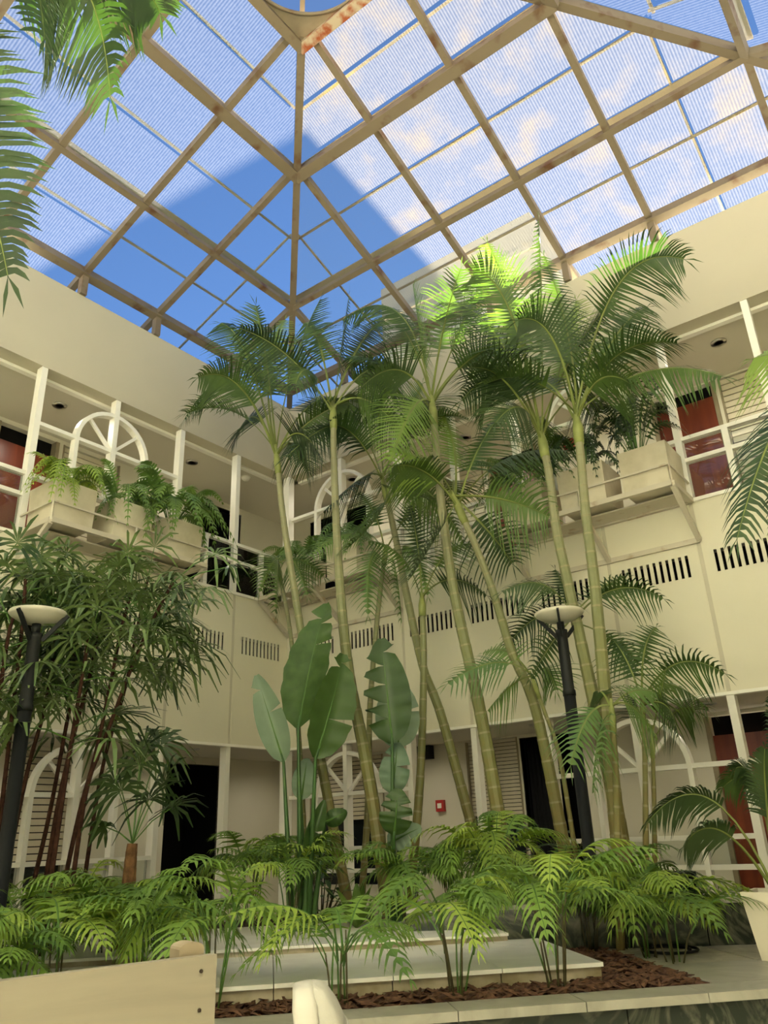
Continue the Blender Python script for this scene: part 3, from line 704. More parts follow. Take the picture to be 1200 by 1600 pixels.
# white marble podium, stepped, in slabs
pod = tag(empty('marble_podium', (*UVp(-0.4, -4.6), PZ - .03)), 'stepped white marble podium amid the parlor palms', 'podium')
ux = [-3.4, -2.55, -1.95, -1.35, -0.75, -0.15, 0.45, 1.02, 1.57]
for k in range(len(ux) - 1):
    a, b = ux[k], ux[k + 1] - 0.005
    MB().prism([UVp(a, -5.96), UVp(b, -5.96), UVp(b, -3.6), UVp(a, -3.6)], PZ - 0.06, 0.822).build('riser', 'smarble', pod)
    for v0, v1 in ((-6.0, -5.2), (-5.195, -4.90)):
        MB().prism([UVp(a, v0), UVp(b, v0), UVp(b, v1), UVp(a, v1)], 0.822, 0.842).build('marble_slab', 'wmarble', pod)
ux = [-3.2, -2.3, -1.5, -0.7, 0.1, 0.75, 1.36]
for k in range(len(ux) - 1):
    a, b = ux[k], ux[k + 1] - 0.005
    MB().prism([UVp(a, -4.93), UVp(b, -4.93), UVp(b, -3.62), UVp(a, -3.62)], 0.842, 0.872).build('riser', 'smarble', pod)
    MB().prism([UVp(a, -4.96), UVp(b, -4.96), UVp(b, -3.62), UVp(a, -3.62)], 0.872, 0.888).build('marble_slab', 'wmarble', pod)
# upper tier: dark marble ledge in front of the right walkway
tier = struct(empty('marble_ledge', (5.6, -1.4, PZ)), 'low dark marble ledge before the right walkway')
A_, B_ = V((3.75, -2.68)), V((7.6, -0.30)); dd = (B_ - A_).normalized(); nn = V((-dd.y, dd.x)); LN = (B_ - A_).length
k = 0; t = 0.0
while t < LN - 0.1:
    e = min(t + 0.5, LN); q = [A_ + dd * t, A_ + dd * (e - 0.006), A_ + dd * (e - 0.006) + nn * 0.12, A_ + dd * t + nn * 0.12]
    MB().prism([tuple(p) for p in q], PZ - .02, 1.0).build('marble_slab', 'dmarble', tier)
    q = [A_ + dd * t - nn * .02, A_ + dd * (e - 0.004) - nn * .02, A_ + dd * (e - 0.004) + nn * 0.40, A_ + dd * t + nn * 0.40]
    MB().prism([tuple(p) for p in q], 1.0, 1.03).build('coping_stone', 'gmarble', tier); t = e

# ------------------------------------------------------------------ planter shelves on the facade
def planter_shelf(P, u0, u1, label):
    z = ZS + 0.01; r = tag(empty('planter_shelf', P((u0 + u1) / 2, 0.3, z - .4)), label, 'shelf', 'steel planter shelves on the gallery walls')
    N = 0.60
    MB().bar(P(u0, N, z), P(u1, N, z), 0.05, 0.05).build('front_rail', 'shelf', r)
    MB().bar(P(u0, 0.03, z), P(u1, 0.03, z), 0.05, 0.05).build('wall_rail', 'shelf', r)
    wbox(MB(), P, u0, u1, 0.05, 0.32, z - 0.012, z + 0.004).build('shelf_plate', 'shelf', r)
    MB().bar(P(u0, N, z + 0.20), P(u1, N, z + 0.20), 0.018, 0.018).build('guard_rail', 'shelf', r)
    MB().bar(P(u0, 0.02, z - 0.41), P(u1, 0.02, z - 0.41), 0.03, 0.05).build('foot_rail', 'shelf', r)
    for u in (u0, u1):
        MB().bar(P(u, 0.03, z), P(u, N, z), 0.05, 0.05).build('end_rail', 'shelf', r)
        MB().bar(P(u, 0.0, z + 0.20), P(u, N, z + 0.20), 0.018, 0.018).build('guard_rail', 'shelf', r)
    for u in (u0, (u0 + u1) / 2, u1):
        MB().bar(P(u, N - .01, z - .02), P(u, 0.025, z - 0.41), 0.045, 0.045, P(1, 0, 0)).build('strut', 'shelf', r)
        MB().bar(P(u, N, z), P(u, N, z + 0.20), 0.018, 0.018, (1, 1, 0)).build('guard_post', 'shelf', r)
    return r
planter_shelf(PL, 1.97, 3.90, 'steel planter shelf with struts on the left balcony wall')
planter_shelf(PR, 0.06, 1.93, 'steel planter shelf with struts beside the corner, behind the palms')
planter_shelf(PR, 3.69, 5.52, 'steel planter shelf with struts on the right balcony wall')
def planter_box(P, u0, u1, label, zt=0.44):
    z = ZS + 0.038; r = tag(empty('planter_box', P((u0 + u1) / 2, 0.32, z)), label, 'planter', 'concrete planter boxes on the shelves')
    n0, n1, w = 0.08, 0.57, 0.03
    mb = MB(); us = [u0, u0 + w, u1 - w, u1]; nsx = [n0, n0 + w, n1 - w, n1]
    vs = []; 
    def ring(i, z_): return [P(u0 + i, n0 + i, z_), P(u1 - i, n0 + i, z_), P(u1 - i, n1 - i, z_), P(u0 + i, n1 - i, z_)]
    vs = ring(0.012, z) + ring(0, z + zt) + ring(w, z + zt) + ring(w + .005, z + zt - 0.06)
    fs = [[3, 2, 1, 0], [12, 13, 14, 15]]
    for k in range(3):
        for j in range(4): fs.append([k * 4 + j, k * 4 + (j + 1) % 4, k * 4 + 4 + (j + 1) % 4, k * 4 + 4 + j])
    mb.add(vs, fs); bx_ = mb.build('box', 'conc', r)
    wbox(MB(), P, u0 + .036, u1 - .036, n0 + .036, n1 - .036, z + zt - .059, z + zt - 0.035).build('soil', 'soil', bx_)
    return r
planter_box(PL, 3.42, 3.88, 'concrete planter box at the left end of the left shelf')
planter_box(PL, 2.72, 3.20, 'middle concrete planter box on the left shelf')
planter_box(PL, 2.02, 2.50, 'concrete planter box at the corner end of the left shelf')
planter_box(PR, 0.30, 0.78, 'concrete planter box nearest the corner post')
planter_box(PR, 1.20, 1.70, 'concrete planter box on the corner shelf, right end')
planter_box(PR, 3.72, 4.20, 'concrete planter box at the left end of the right shelf')
planter_box(PR, 4.38, 4.88, 'middle concrete planter box on the right shelf')
planter_box(PR, 5.04, 5.52, 'concrete planter box at the right end of the right shelf')

# ------------------------------------------------------------------ leaves
def bez(p0, p1, p2, t): return p0 * ((1 - t) ** 2) + p1 * (2 * t * (1 - t)) + p2 * (t * t)
def dbez(p0, p1, p2, t): return ((p1 - p0) * (2 * (1 - t)) + (p2 - p1) * (2 * t)).normalized()
def pinnate(par, p0, p1, p2, npair, llen, lwid, rnd, mats, start=0.2, twist=0.9, fwd=40, vee=0.25, droop=0.35, rad=0.012, name='frond', join=0.0, tipw=0.35):
    """one pinnate frond: a three-sided stalk with strap leaflets growing from its edges, one connected mesh"""
    p0, p1, p2 = V(p0), V(p1), V(p2); mb = MB()
    B = (p1 - p0).cross(p2 - p1)
    if B.length < 1e-5: B = (p2 - p0).cross(V((0, 0, 1)))
    if B.length < 1e-5: B = V((1, 0, 0))
    B.normalize()
    ts = [start * i / 4 for i in range(4)] + [start + (1 - start) * i / npair for i in range(npair + 1)]
    rings = []
    for t in ts:
        c = bez(p0, p1, p2, t); T = dbez(p0, p1, p2, t)
        S = (B - T * B.dot(T)).normalized(); U = S.cross(T)
        if U.z < 0 and twist == 0: pass
        S2 = S * cos(twist) + U * sin(twist); U2 = S2.cross(T)
        if U2.dot(V((0, 0, 1))) < -0.2 and abs(twist) < 0.3: U2 = -U2
        r = rad * (1.35 - 1.15 * t)
        o = len(mb.v); mb.v += [tuple(c + S2 * r), tuple(c - S2 * r), tuple(c + U2 * r * 0.9)]
        rings.append((o, c, T, S2, U2, t))
    for a, b in zip(rings[:-1], rings[1:]):
        for j in range(3):
            k = (j + 1) % 3; mb.f.append([a[0] + j, a[0] + k, b[0] + k, b[0] + j]); mb.m.append(1)
    i0 = 4
    for i in range(i0, len(rings) - 1):
        o, c, T, S2, U2, t = rings[i]; o2 = rings[i + 1][0]
        q = (t - start) / (1 - start)
        Lf = llen * (0.50 + 0.50 * sin(pi * min(1, (q * 0.9 + 0.12)) ** 0.85)) * (1 - 0.45 * q ** 3)
        for sgn, vi in ((1, 0), (-1, 1)):
            L = Lf * (0.88 + 0.24 * rnd.random())
            fa = radians(fwd + 26 * q + rnd.uniform(-4, 4))
            d = (S2 * (sgn * cos(fa)) + T * sin(fa) + U2 * (vee + rnd.uniform(-.06, .06))).normalized()
            wd = (T - d * T.dot(d)).normalized(); base = c + S2 * (sgn * rad * 0.6)
            dr = droop * L
            m1 = base + d * (L * 0.35) + V((0, 0, -dr * 0.10)); m2 = base + d * (L * 0.70) + V((0, 0, -dr * 0.42)); tp = base + d * (L * 0.97) + V((0, 0, -dr))
            w1, w2 = lwid * 0.5, lwid * 0.36
            k = len(mb.v)
            mb.v += [tuple(m1 - wd * w1), tuple(m1 + wd * w1), tuple(m2 - wd * w2), tuple(m2 + wd * w2), tuple(tp)]
            a, b = o + vi, o2 + vi
            F = [[a, b, k + 1, k], [k, k + 1, k + 3, k + 2], [k + 2, k + 3, k + 4]]
            for f in F: mb.f.append(f if sgn > 0 else f[::-1]); mb.m.append(0)
    # two end leaflets
    o, c, T, S2, U2, t = rings[-1]
    for sgn in (1, -1):
        d = (T + S2 * (0.28 * sgn)).normalized(); L = llen * tipw; wd = S2
        k = len(mb.v); mb.v += [tuple(c + d * L * .5 - wd * lwid * .4), tuple(c + d * L * .5 + wd * lwid * .4), tuple(c + d * L + V((0, 0, -droop * L * .6)))]
        mb.f += [[o, o + 1, k], [o + 1, k + 1, k], [k, k + 1, k + 2]] if sgn > 0 else [[o, o + 1, k + 1], [o, k + 1, k], [k, k + 1, k + 2]]; mb.m += [0, 0, 0]
    return mb.build(name, mats, par)

def trunk(par, pts, r0, r1, name='trunk', step=0.13, mats=('trunk', 'ring'), n=10, rings=True, rnd=random.Random(1)):
    """smooth path through pts; ring scars stand a little proud and are paler"""
    pts = [V(p) for p in pts]; P = []
    for i in range(len(pts) - 1):
        a, b, c, d = pts[max(i - 1, 0)], pts[i], pts[i + 1], pts[min(i + 2, len(pts) - 1)]
        k = max(2, int((c - b).length / 0.05))
        for j in range(k):
            t = j / k; P.append(0.5 * ((2 * b) + (c - a) * t + (2 * a - 5 * b + 4 * c - d) * t * t + (3 * b - a - 3 * c + d) * t ** 3))
    P.append(pts[-1])
    L = [0]
    for a, b in zip(P[:-1], P[1:]): L.append(L[-1] + (b - a).length)
    tot = L[-1]
    def at(s):
        for i in range(len(L) - 1):
            if L[i + 1] >= s: t = (s - L[i]) / max(1e-6, L[i + 1] - L[i]); return P[i].lerp(P[i + 1], t)
        return P[-1]
    pp, rr, mis = [], [], []; s = 0.0
    while s < tot:
        q = s / tot; r = r0 + (r1 - r0) * q; st = step * (1.25 - 0.5 * abs(q - .5)) * rnd.uniform(.85, 1.15)
        if s + st >= tot: break
        if rings:
            pp += [at(s), at(s + 0.016)]; rr += [r * 1.04, r * 1.04]; mis += [1, 0]
            pp += [at(s + 0.03)]; rr += [r * 0.99]; mis += [0]
        else: pp.append(at(s)); rr.append(r); mis.append(0)
        s += st
    pp.append(at(tot)); rr.append(r1); mis.append(0)
    MB().tube(pp, rr, n, mis=mis).build(name, list(mats) if rings else mats[0], par, False if rings else True)
    return P

def feather_palm(label, path, h, fronds, r0=0.075, r1=0.05, leaf='palm', npair=27, llen=0.50, lwid=0.0165, seed=1, shaft=0.35, cat='palm', group='tall feather palms in the planter', frad=0.0105, zbase=PZ - 0.03, start=0.33, droop=.32, name='feather_palm', step=0.13, base_h=None, extra=0):
    """path: picture points from crown to foot, all h metres off; fronds: (bend point, tip point, extra depth of the tip, twist, leaf material)"""
    rnd = random.Random(seed); bh = base_h or h
    pts = [px(x, y, h + (bh - h) * i / max(1, len(path) - 1)) for i, (x, y) in enumerate(path)][::-1]
    foot = pts[0].copy()
    if foot.z > zbase:
        d = (pts[1] - pts[0]).normalized(); k = (foot.z - zbase) / max(0.2, d.z); foot = foot - d * min(k, 1.5); foot.z = zbase
        pts = [foot] + pts
    else:
        while len(pts) > 2 and pts[1].z <= zbase: pts.pop(0)
        a, b = pts[0], pts[1]; t = (zbase - a.z) / (b.z - a.z); pts[0] = a.lerp(b, t)
    root = tag(empty(name, pts[0]), label, cat, group)
    trunk(root, pts, r0 * .86, r1 * .86, rnd=rnd, step=step)
    top = pts[-1]; dirn = (pts[-1] - pts[-2]).normalized()
    MB().tube([top - dirn * 0.02, top + dirn * shaft * .4, top + dirn * shaft], [r1 * 1.05, r1 * 1.15, r1 * 0.45], 10).build('crownshaft', 'shaft', root, True)
    for fr in fronds:
        (bx, by), (tx, ty), dh = fr[0], fr[1], fr[2]
        tw = fr[3] if len(fr) > 3 else rnd.choice((-1, 1)) * rnd.uniform(.75, 1.25)
        lm = fr[4] if len(fr) > 4 else leaf
        b = top + dirn * (shaft * rnd.uniform(.4, .9)); c = px(bx, by, h + dh * 0.45); e = px(tx, ty, h + dh)
        ln = (c - b).length + (e - c).length
        n = max(12, int(npair * min(1.3, ln / 1.6)))
        pinnate(root, b, c, e, n, llen * rnd.uniform(.9, 1.08), lwid, rnd, [lm, 'rachis'], start=start, twist=tw, fwd=rnd.uniform(14, 26), vee=rnd.uniform(.1, .35), droop=droop * rnd.uniform(.5, 1.2), rad=frad)
    for k in range(extra):
        a = 2 * pi * k / max(1, extra) + rnd.uniform(-.4, .4); d = V((cos(a), sin(a), 0)); R2 = llen * rnd.uniform(1.5, 2.3)
        b = top + dirn * (shaft * rnd.uniform(.4, .9)); c = b + d * R2 * .45 + V((0, 0, R2 * rnd.uniform(.5, .95))); e = b + d * R2 * rnd.uniform(.9, 1.15) + V((0, 0, R2 * rnd.uniform(.25, .75)))
        e.y = min(e.y, -.35); e.x = max(e.x, .35); c.y = min(c.y, -.3); c.x = max(c.x, .3)
        pinnate(root, b, c, e, npair, llen * rnd.uniform(.85, 1.05), lwid, rnd, [rnd.choice((leaf, leaf, 'palmdk')), 'rachis'], start=start, twist=rnd.uniform(-.5, .5), fwd=rnd.uniform(14, 26), vee=rnd.uniform(.1, .4), droop=droop, rad=frad)
    return root

# ------------------------------------------------------------------ tall feather palms
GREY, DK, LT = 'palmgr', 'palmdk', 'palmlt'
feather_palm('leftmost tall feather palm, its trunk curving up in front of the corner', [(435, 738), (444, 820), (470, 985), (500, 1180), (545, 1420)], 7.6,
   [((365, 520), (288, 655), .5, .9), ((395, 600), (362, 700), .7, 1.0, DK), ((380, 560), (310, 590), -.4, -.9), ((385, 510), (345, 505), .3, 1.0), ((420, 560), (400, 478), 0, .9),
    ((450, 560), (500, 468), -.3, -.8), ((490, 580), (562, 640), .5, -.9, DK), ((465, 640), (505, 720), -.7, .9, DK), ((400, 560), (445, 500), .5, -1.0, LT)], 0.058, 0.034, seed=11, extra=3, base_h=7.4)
feather_palm('tall feather palm with orange-brown lower trunk beside the torn paddle leaf', [(521, 668), (522, 730), (530, 900), (545, 1050), (572, 1190), (608, 1420)], 7.2,
   [((530, 560), (545, 462), .2, .9), ((480, 540), (462, 600), -.5, .9), ((575, 530), (648, 640), .4, -.9, DK), ((500, 500), (475, 505), .5, 1.0), ((580, 590), (640, 700), -.5, .9), ((560, 520), (600, 500), .6, -1, DK), ((545, 590), (585, 650), .8, .8)],
   0.072, 0.036, seed=12, extra=3, base_h=6.9)
feather_palm('feather palm whose slanting trunk crosses the white arch to the right', [(606, 785), (620, 850), (636, 932), (662, 1046), (692, 1127), (772, 1420)], 7.7,
   [((560, 600), (448, 714), -.4, .9, DK), ((580, 720), (505, 800), -.6, -.9, DK), ((590, 640), (585, 590), .5, 1.0, GREY), ((640, 640), (660, 600), .5, -.9, GREY), ((660, 720), (725, 850), -.4, .9), ((620, 790), (540, 860), -.8, .8), ((640, 760), (700, 800), .6, -.9, LT)],
   0.062, 0.036, seed=13, extra=3)
feather_palm('tallest central feather palm with a thick ringed grey-green trunk', [(678, 662), (690, 790), (705, 900), (721, 981), (744, 1082), (765, 1190), (802, 1420)], 7.0,
   [((640, 420), (535, 500), .2, .9), ((660, 560), (645, 445), .4, -.8, LT), ((720, 500), (760, 430), .3, .9), ((690, 500), (720, 420), -.4, 1.0), ((630, 540), (565, 605), -.5, -.9, DK), ((740, 520), (800, 560), .5, -1.0, DK), ((650, 600), (610, 720), -.6, .9, LT), ((650, 520), (600, 480), .7, .9)],
   0.072, 0.042, seed=14, extra=3, base_h=6.8)
feather_palm('feather palm with one frond standing upright, left of the right planter shelf', [(726, 815), (742, 850), (772, 930), (800, 1020), (840, 1120), (900, 1420)], 6.9,
   [((735, 700), (790, 640), .2, -1.0), ((690, 720), (610, 700), -.4, .9, LT), ((690, 790), (600, 760), .4, -.9), ((790, 770), (858, 808), -.4, .9), ((690, 830), (640, 905), -.5, .9, DK), ((720, 700), (690, 640), .5, .8, LT), ((770, 830), (800, 880), .4, -.8, DK)],
   0.066, 0.036, seed=15, extra=3)
feather_palm('tall feather palm left of the right lamp, sunlit yellow-green top frond', [(852, 712), (858, 740), (870, 830), (885, 900), (920, 1060), (960, 1250), (990, 1420)], 6.5,
   [((810, 470), (762, 380), .2, .9, LT), ((850, 520), (842, 342), -.2, -.6), ((780, 470), (690, 470), .4, .9, DK), ((790, 540), (722, 625), -.3, -.9, DK), ((900, 520), (960, 470), .5, .9), ((800, 420), (740, 425), -.4, -1.0), ((880, 560), (900, 470), .6, .9, LT), ((820, 600), (775, 660), -.6, .9, DK)],
   0.070, 0.042, seed=16, extra=3, base_h=6.3)
feather_palm('tall feather palm on the right, one broad torn frond reaching right', [(905, 690), (908, 720), (915, 800), (930, 920), (945, 1080), (955, 1200), (978, 1420)], 6.3,
   [((950, 370), (1068, 405), .1, .9), ((1010, 545), (1128, 588), -.1, -1.0), ((900, 520), (850, 400), .3, .9), ((960, 500), (1010, 480), .5, -.9), ((860, 560), (790, 600), .3, .9, DK), ((930, 560), (985, 600), -.6, .9), ((870, 480), (810, 500), -.3, -.9, DK)],
   0.072, 0.042, seed=17, extra=3, base_h=6.2)
# smaller ones
SM = dict(group='smaller feather palms between the trunks', npair=24, llen=0.33, lwid=0.013, frad=0.007, shaft=0.22)
feather_palm('small feather palm spreading behind the right lamp disc', [(905, 990), (925, 1060), (950, 1180), (985, 1420)], 6.9,
   [((860, 880), (785, 925), -.2, .9, DK), ((850, 930), (792, 1010), .3, -.9, DK), ((960, 890), (1036, 935), -.2, .9), ((930, 920), (975, 900), .4, -1), ((890, 930), (868, 890), .3, .9, DK), ((960, 990), (1000, 1040), .4, .9), ((860, 1000), (830, 1060), -.5, -.9)], 0.045, 0.03, seed=21, **SM)
feather_palm('slim feather palm with pale fronds fanning left, right of centre', [(842, 1088), (850, 1110), (876, 1190), (912, 1420)], 6.7,
   [((780, 1010), (700, 1068), -.2, .9, GREY), ((800, 1060), (762, 1110), -.4, -.9, GREY), ((855, 1020), (868, 1078), .3, .9, GREY), ((800, 1000), (755, 1020), .5, 1.0, GREY)], 0.026, 0.018, seed=22, **SM)
feather_palm('small feather palm arching right before the ground-floor arch', [(1005, 1125), (1008, 1200), (1010, 1420)], 6.3,
   [((1050, 1000), (1132, 1052), -.2, .9), ((1040, 1040), (1108, 1108), .3, -.9), ((985, 1030), (958, 1000), .2, .9), ((1000, 1000), (1025, 980), .4, -1.0), ((1050, 1080), (1060, 1150), -.5, .9, DK)], 0.03, 0.02, seed=23, **SM)
feather_palm('small feather palm with drooping fronds over the right lamp post', [(958, 1140), (962, 1200), (968, 1420)], 6.0,
   [((915, 1090), (892, 1195), -.3, .9, GREY), ((930, 1120), (925, 1240), -.5, -.9, GREY), ((985, 1080), (1028, 1155), -.3, .9, GREY), ((990, 1060), (1040, 1090), .3, -.9, GREY), ((940, 1060), (920, 1090), .4, .9)], 0.034, 0.024, seed=24, **SM)
feather_palm('thin feather palm with hanging fronds behind the torn paddle leaf', [(600, 880), (590, 960), (578, 1108), (575, 1257), (564, 1420)], 8.2,
   [((550, 800), (485, 870), -.2, .9, GREY), ((650, 820), (668, 930), -.3, -.9, GREY), ((620, 850), (628, 975), -.5, .9, GREY), ((570, 840), (575, 960), -.4, .9, GREY), ((590, 790), (560, 770), .4, 1.0), ((640, 790), (660, 780), .4, -.9)], 0.04, 0.028, seed=25, **SM)
feather_palm('thin feather palm with bare fork of stalks, centre', [(660, 960), (662, 1046), (656, 1225), (638, 1420)], 7.4,
   [((640, 850), (575, 845), -.3, .9), ((690, 840), (742, 850), .3, -.9), ((655, 840), (640, 790), .3, 1.0, DK), ((700, 880), (760, 930), -.5, .9, DK)], 0.05, 0.034, seed=26, **SM)
feather_palm('slim feather palm stem right of the crossing trunks, crown hidden in leaves', [(1020, 1180), (1022, 1250), (1024, 1420)], 6.4,
   [((1060, 1090), (1085, 1110), .2, .9), ((1000, 1110), (985, 1080), .3, -.9, DK), ((1030, 1090), (1040, 1050), -.3, .9)], 0.026, 0.018, seed=27, **SM)
feather_palm('feather palm low in the far corner, drooping over the planter shelf', [(438, 905), (455, 1000), (470, 1200), (480, 1420)], 8.6,
   [((440, 840), (405, 925), -.2, .9), ((455, 840), (480, 930), -.2, -.9), ((435, 850), (432, 960), -.5, .9), ((470, 860), (505, 900), .3, .9)], 0.035, 0.025, seed=28, **SM)

# palms standing just outside the picture
feather_palm('palm beyond the left edge whose fronds hang into the top corner', [(-260, -60), (-300, 300), (-340, 800), (-360, 1600)], 3.6,
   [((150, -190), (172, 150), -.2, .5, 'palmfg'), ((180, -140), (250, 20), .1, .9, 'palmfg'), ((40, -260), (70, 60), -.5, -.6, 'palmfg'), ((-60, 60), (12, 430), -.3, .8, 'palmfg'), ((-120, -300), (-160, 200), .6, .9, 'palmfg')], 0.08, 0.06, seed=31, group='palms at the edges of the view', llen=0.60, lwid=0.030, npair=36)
feather_palm('palm beyond the right edge whose dark fronds hang by the shutter', [(1330, 640), (1350, 900), (1370, 1250), (1380, 1600)], 4.2,
   [((1215, 590), (1152, 840), -.2, .9, DK), ((1230, 540), (1178, 560), .2, .9, LT), ((1240, 660), (1210, 850), -.4, -.9, DK), ((1360, 400), (1460, 560), .3, .9)], 0.07, 0.05, seed=32, group='palms at the edges of the view', llen=0.36, lwid=0.016, npair=40)

# ------------------------------------------------------------------ fan palms (rhapis) by the left lamp
def fanleaf(par, base, hub, nseg, L, rnd, mname, wid=0.027, name='fan_leaf', face=None, spread=200):
    """petiole and a hand of pleated straps"""
    mb = MB(); base, hub = V(base), V(hub); d = (hub - base).normalized()
    n = face or V((rnd.uniform(-.6, .6), rnd.uniform(-.6, .6), 1)).normalized()
    n = (n - d * n.dot(d)).normalized() if abs(n.dot(d)) < .98 else d.orthogonal().normalized()
    s = d.cross(n)
    mid = (base + hub) / 2 + V((0, 0, (hub - base).length * .08))
    mb.tube([base, mid, hub], [0.006, 0.005, 0.0045], 4, mi=1, caps=False)
    h = len(mb.v); mb.v.append(tuple(hub))
    for i in range(nseg):
        a = radians(-spread / 2 + spread * i / (nseg - 1) + rnd.uniform(-5, 5)); dd = d * cos(a) + s * sin(a)
        l = L * (1 - 0.18 * abs(i / (nseg - 1) - .5) * 2) * rnd.uniform(.85, 1.1); w = (-d * sin(a) + s * cos(a)) * wid * .5 * rnd.uniform(.8, 1.15)
        dr = rnd.uniform(.2, .75); nn = n * (wid * .12)
        q1 = hub + dd * l * .25 + nn; q2 = hub + dd * l * .65 + V((0, 0, -l * dr * .3)); q3 = hub + dd * l * .97 + V((0, 0, -l * dr))
        k = len(mb.v); mb.v += [tuple(q1 - w * .8), tuple(q1 + w * .8), tuple(q2 - w), tuple(q2 + w), tuple(q3 - w * .3), tuple(q3 + w * .3)]
        mb.f += [[h, k + 1, k], [k, k + 1, k + 3, k + 2], [k + 2, k + 3, k + 5, k + 4]]; mb.m += [0, 0, 0]
    return mb.build(name, [mname, 'rachisg'], par)
def rhapis(label, path, h, nleaf, seed, spread=0.42, low=0.35, L=0.34, lens=1.15, stem_r=0.015):
    rnd = random.Random(seed); pts = [px(x, y, h) for x, y in path][::-1]
    foot = pts[0]; d = (pts[1] - pts[0]).normalized(); k = (foot.z - PZ + .03) / max(.3, d.z); f2 = foot - d * k; f2.z = PZ - 0.03; pts = [f2] + pts
    r = tag(empty('fan_palm', f2), label, 'palm', 'dark-stemmed fan palms by the left lamp')
    trunk(r, pts, stem_r * 1.15, stem_r * .8, 'stem', 0.07, ('fibre', 'fibre'), 7, True, rnd)
    top = pts[-1]; dn = (pts[-1] - pts[-2]); ln = dn.length; dn.normalize()
    nleaf = int(nleaf * 1.7)
    for i in range(nleaf):
        q = i / max(1, nleaf - 1); b = top - dn * (lens * (1 - q) * rnd.uniform(.6, 1.0))
        a = rnd.uniform(0, 2 * pi); el = rnd.uniform(-.2, 1.0) * (0.4 + .8 * q)
        hub = b + V((cos(a) * cos(el), sin(a) * cos(el), sin(el))) * (spread * rnd.uniform(.55, 1.1))
        fanleaf(r, b, hub, rnd.randint(8, 12), L * rnd.uniform(.8, 1.15), rnd, 'rhapis', spread=rnd.uniform(190, 260))
    return r
rhapis('fan palm with a leaning stem, leftmost beside the left lamp post', [(22, 960), (12, 1000), (-2, 1105), (-18, 1300)], 5.9, 9, 41, L=.32)
rhapis('fan palm stem close behind the left lamp post', [(93, 925), (86, 1005), (70, 1105), (45, 1196), (18, 1320)], 6.3, 12, 42)
rhapis('fan palm stem just right of the left lamp post', [(119, 905), (118, 985), (112, 1084), (101, 1147), (77, 1273), (50, 1390)], 6.5, 12, 43)
rhapis('fan palm stem second right of the left lamp post', [(168, 900), (158, 965), (143, 1045), (115, 1150), (91, 1255), (72, 1370)], 6.4, 13, 44)
rhapis('fan palm stem third right of the left lamp post', [(205, 925), (189, 985), (175, 1056), (150, 1175), (126, 1262), (99, 1385)], 6.2, 13, 45)
rhapis('fan palm stem leaning furthest right, its leaves over the vent slots', [(270, 910), (238, 970), (206, 1042), (164, 1154), (136, 1231), (112, 1385)], 6.1, 15, 46, spread=.5)
rhapis('fan palm with leaves filling the gap above the left lamp disc', [(58, 890), (54, 950), (40, 1040), (25, 1200), (10, 1350)], 6.7, 12, 47)
rhapis('fan palm behind the others, leaves against the left planter boxes', [(232, 900), (218, 965), (195, 1077), (160, 1200), (130, 1385)], 6.9, 12, 48)
rhapis('fan palm rising left of the left lamp, cut by the edge of the view', [(-8, 880), (-14, 960), (-24, 1100), (-40, 1320)], 6.4, 10, 49)
rhapis('fan palm directly behind the left lamp disc', [(40, 905), (34, 985), (20, 1110), (-2, 1300)], 6.2, 10, 50)
rhapis('fan palm with low leaves around the left lamp arms', [(140, 985), (128, 1060), (108, 1180), (80, 1370)], 5.95, 8, 51)
# a stouter fan palm
rnd = random.Random(77); pts = [px(207, 1318, 6.0), px(203, 1360, 6.0), px(198, 1440, 6.0)]; pts[2].z = PZ - .03
r = tag(empty('fan_palm', pts[2]), 'short fan palm with a stout shaggy trunk before the left arch', 'palm')
trunk(r, pts[::-1], 0.065, 0.035, 'trunk', 0.05, ('ftrunk', 'ftrunk'), 9, True, rnd)
for (hx, hy, dh, L) in ((218, 1195, .0, .36), (190, 1235, -.2, .32), (255, 1225, .1, .36), (225, 1170, .2, .36), (268, 1262, -.2, .32), (180, 1222, .2, .36), (165, 1292, 0, .18), (232, 1250, -.3, .32), (250, 1165, .2, .3)):
    fanleaf(r, pts[0], px(hx, hy, 6.0 + dh), 11, L, rnd, 'palmdk', 0.030, spread=230)

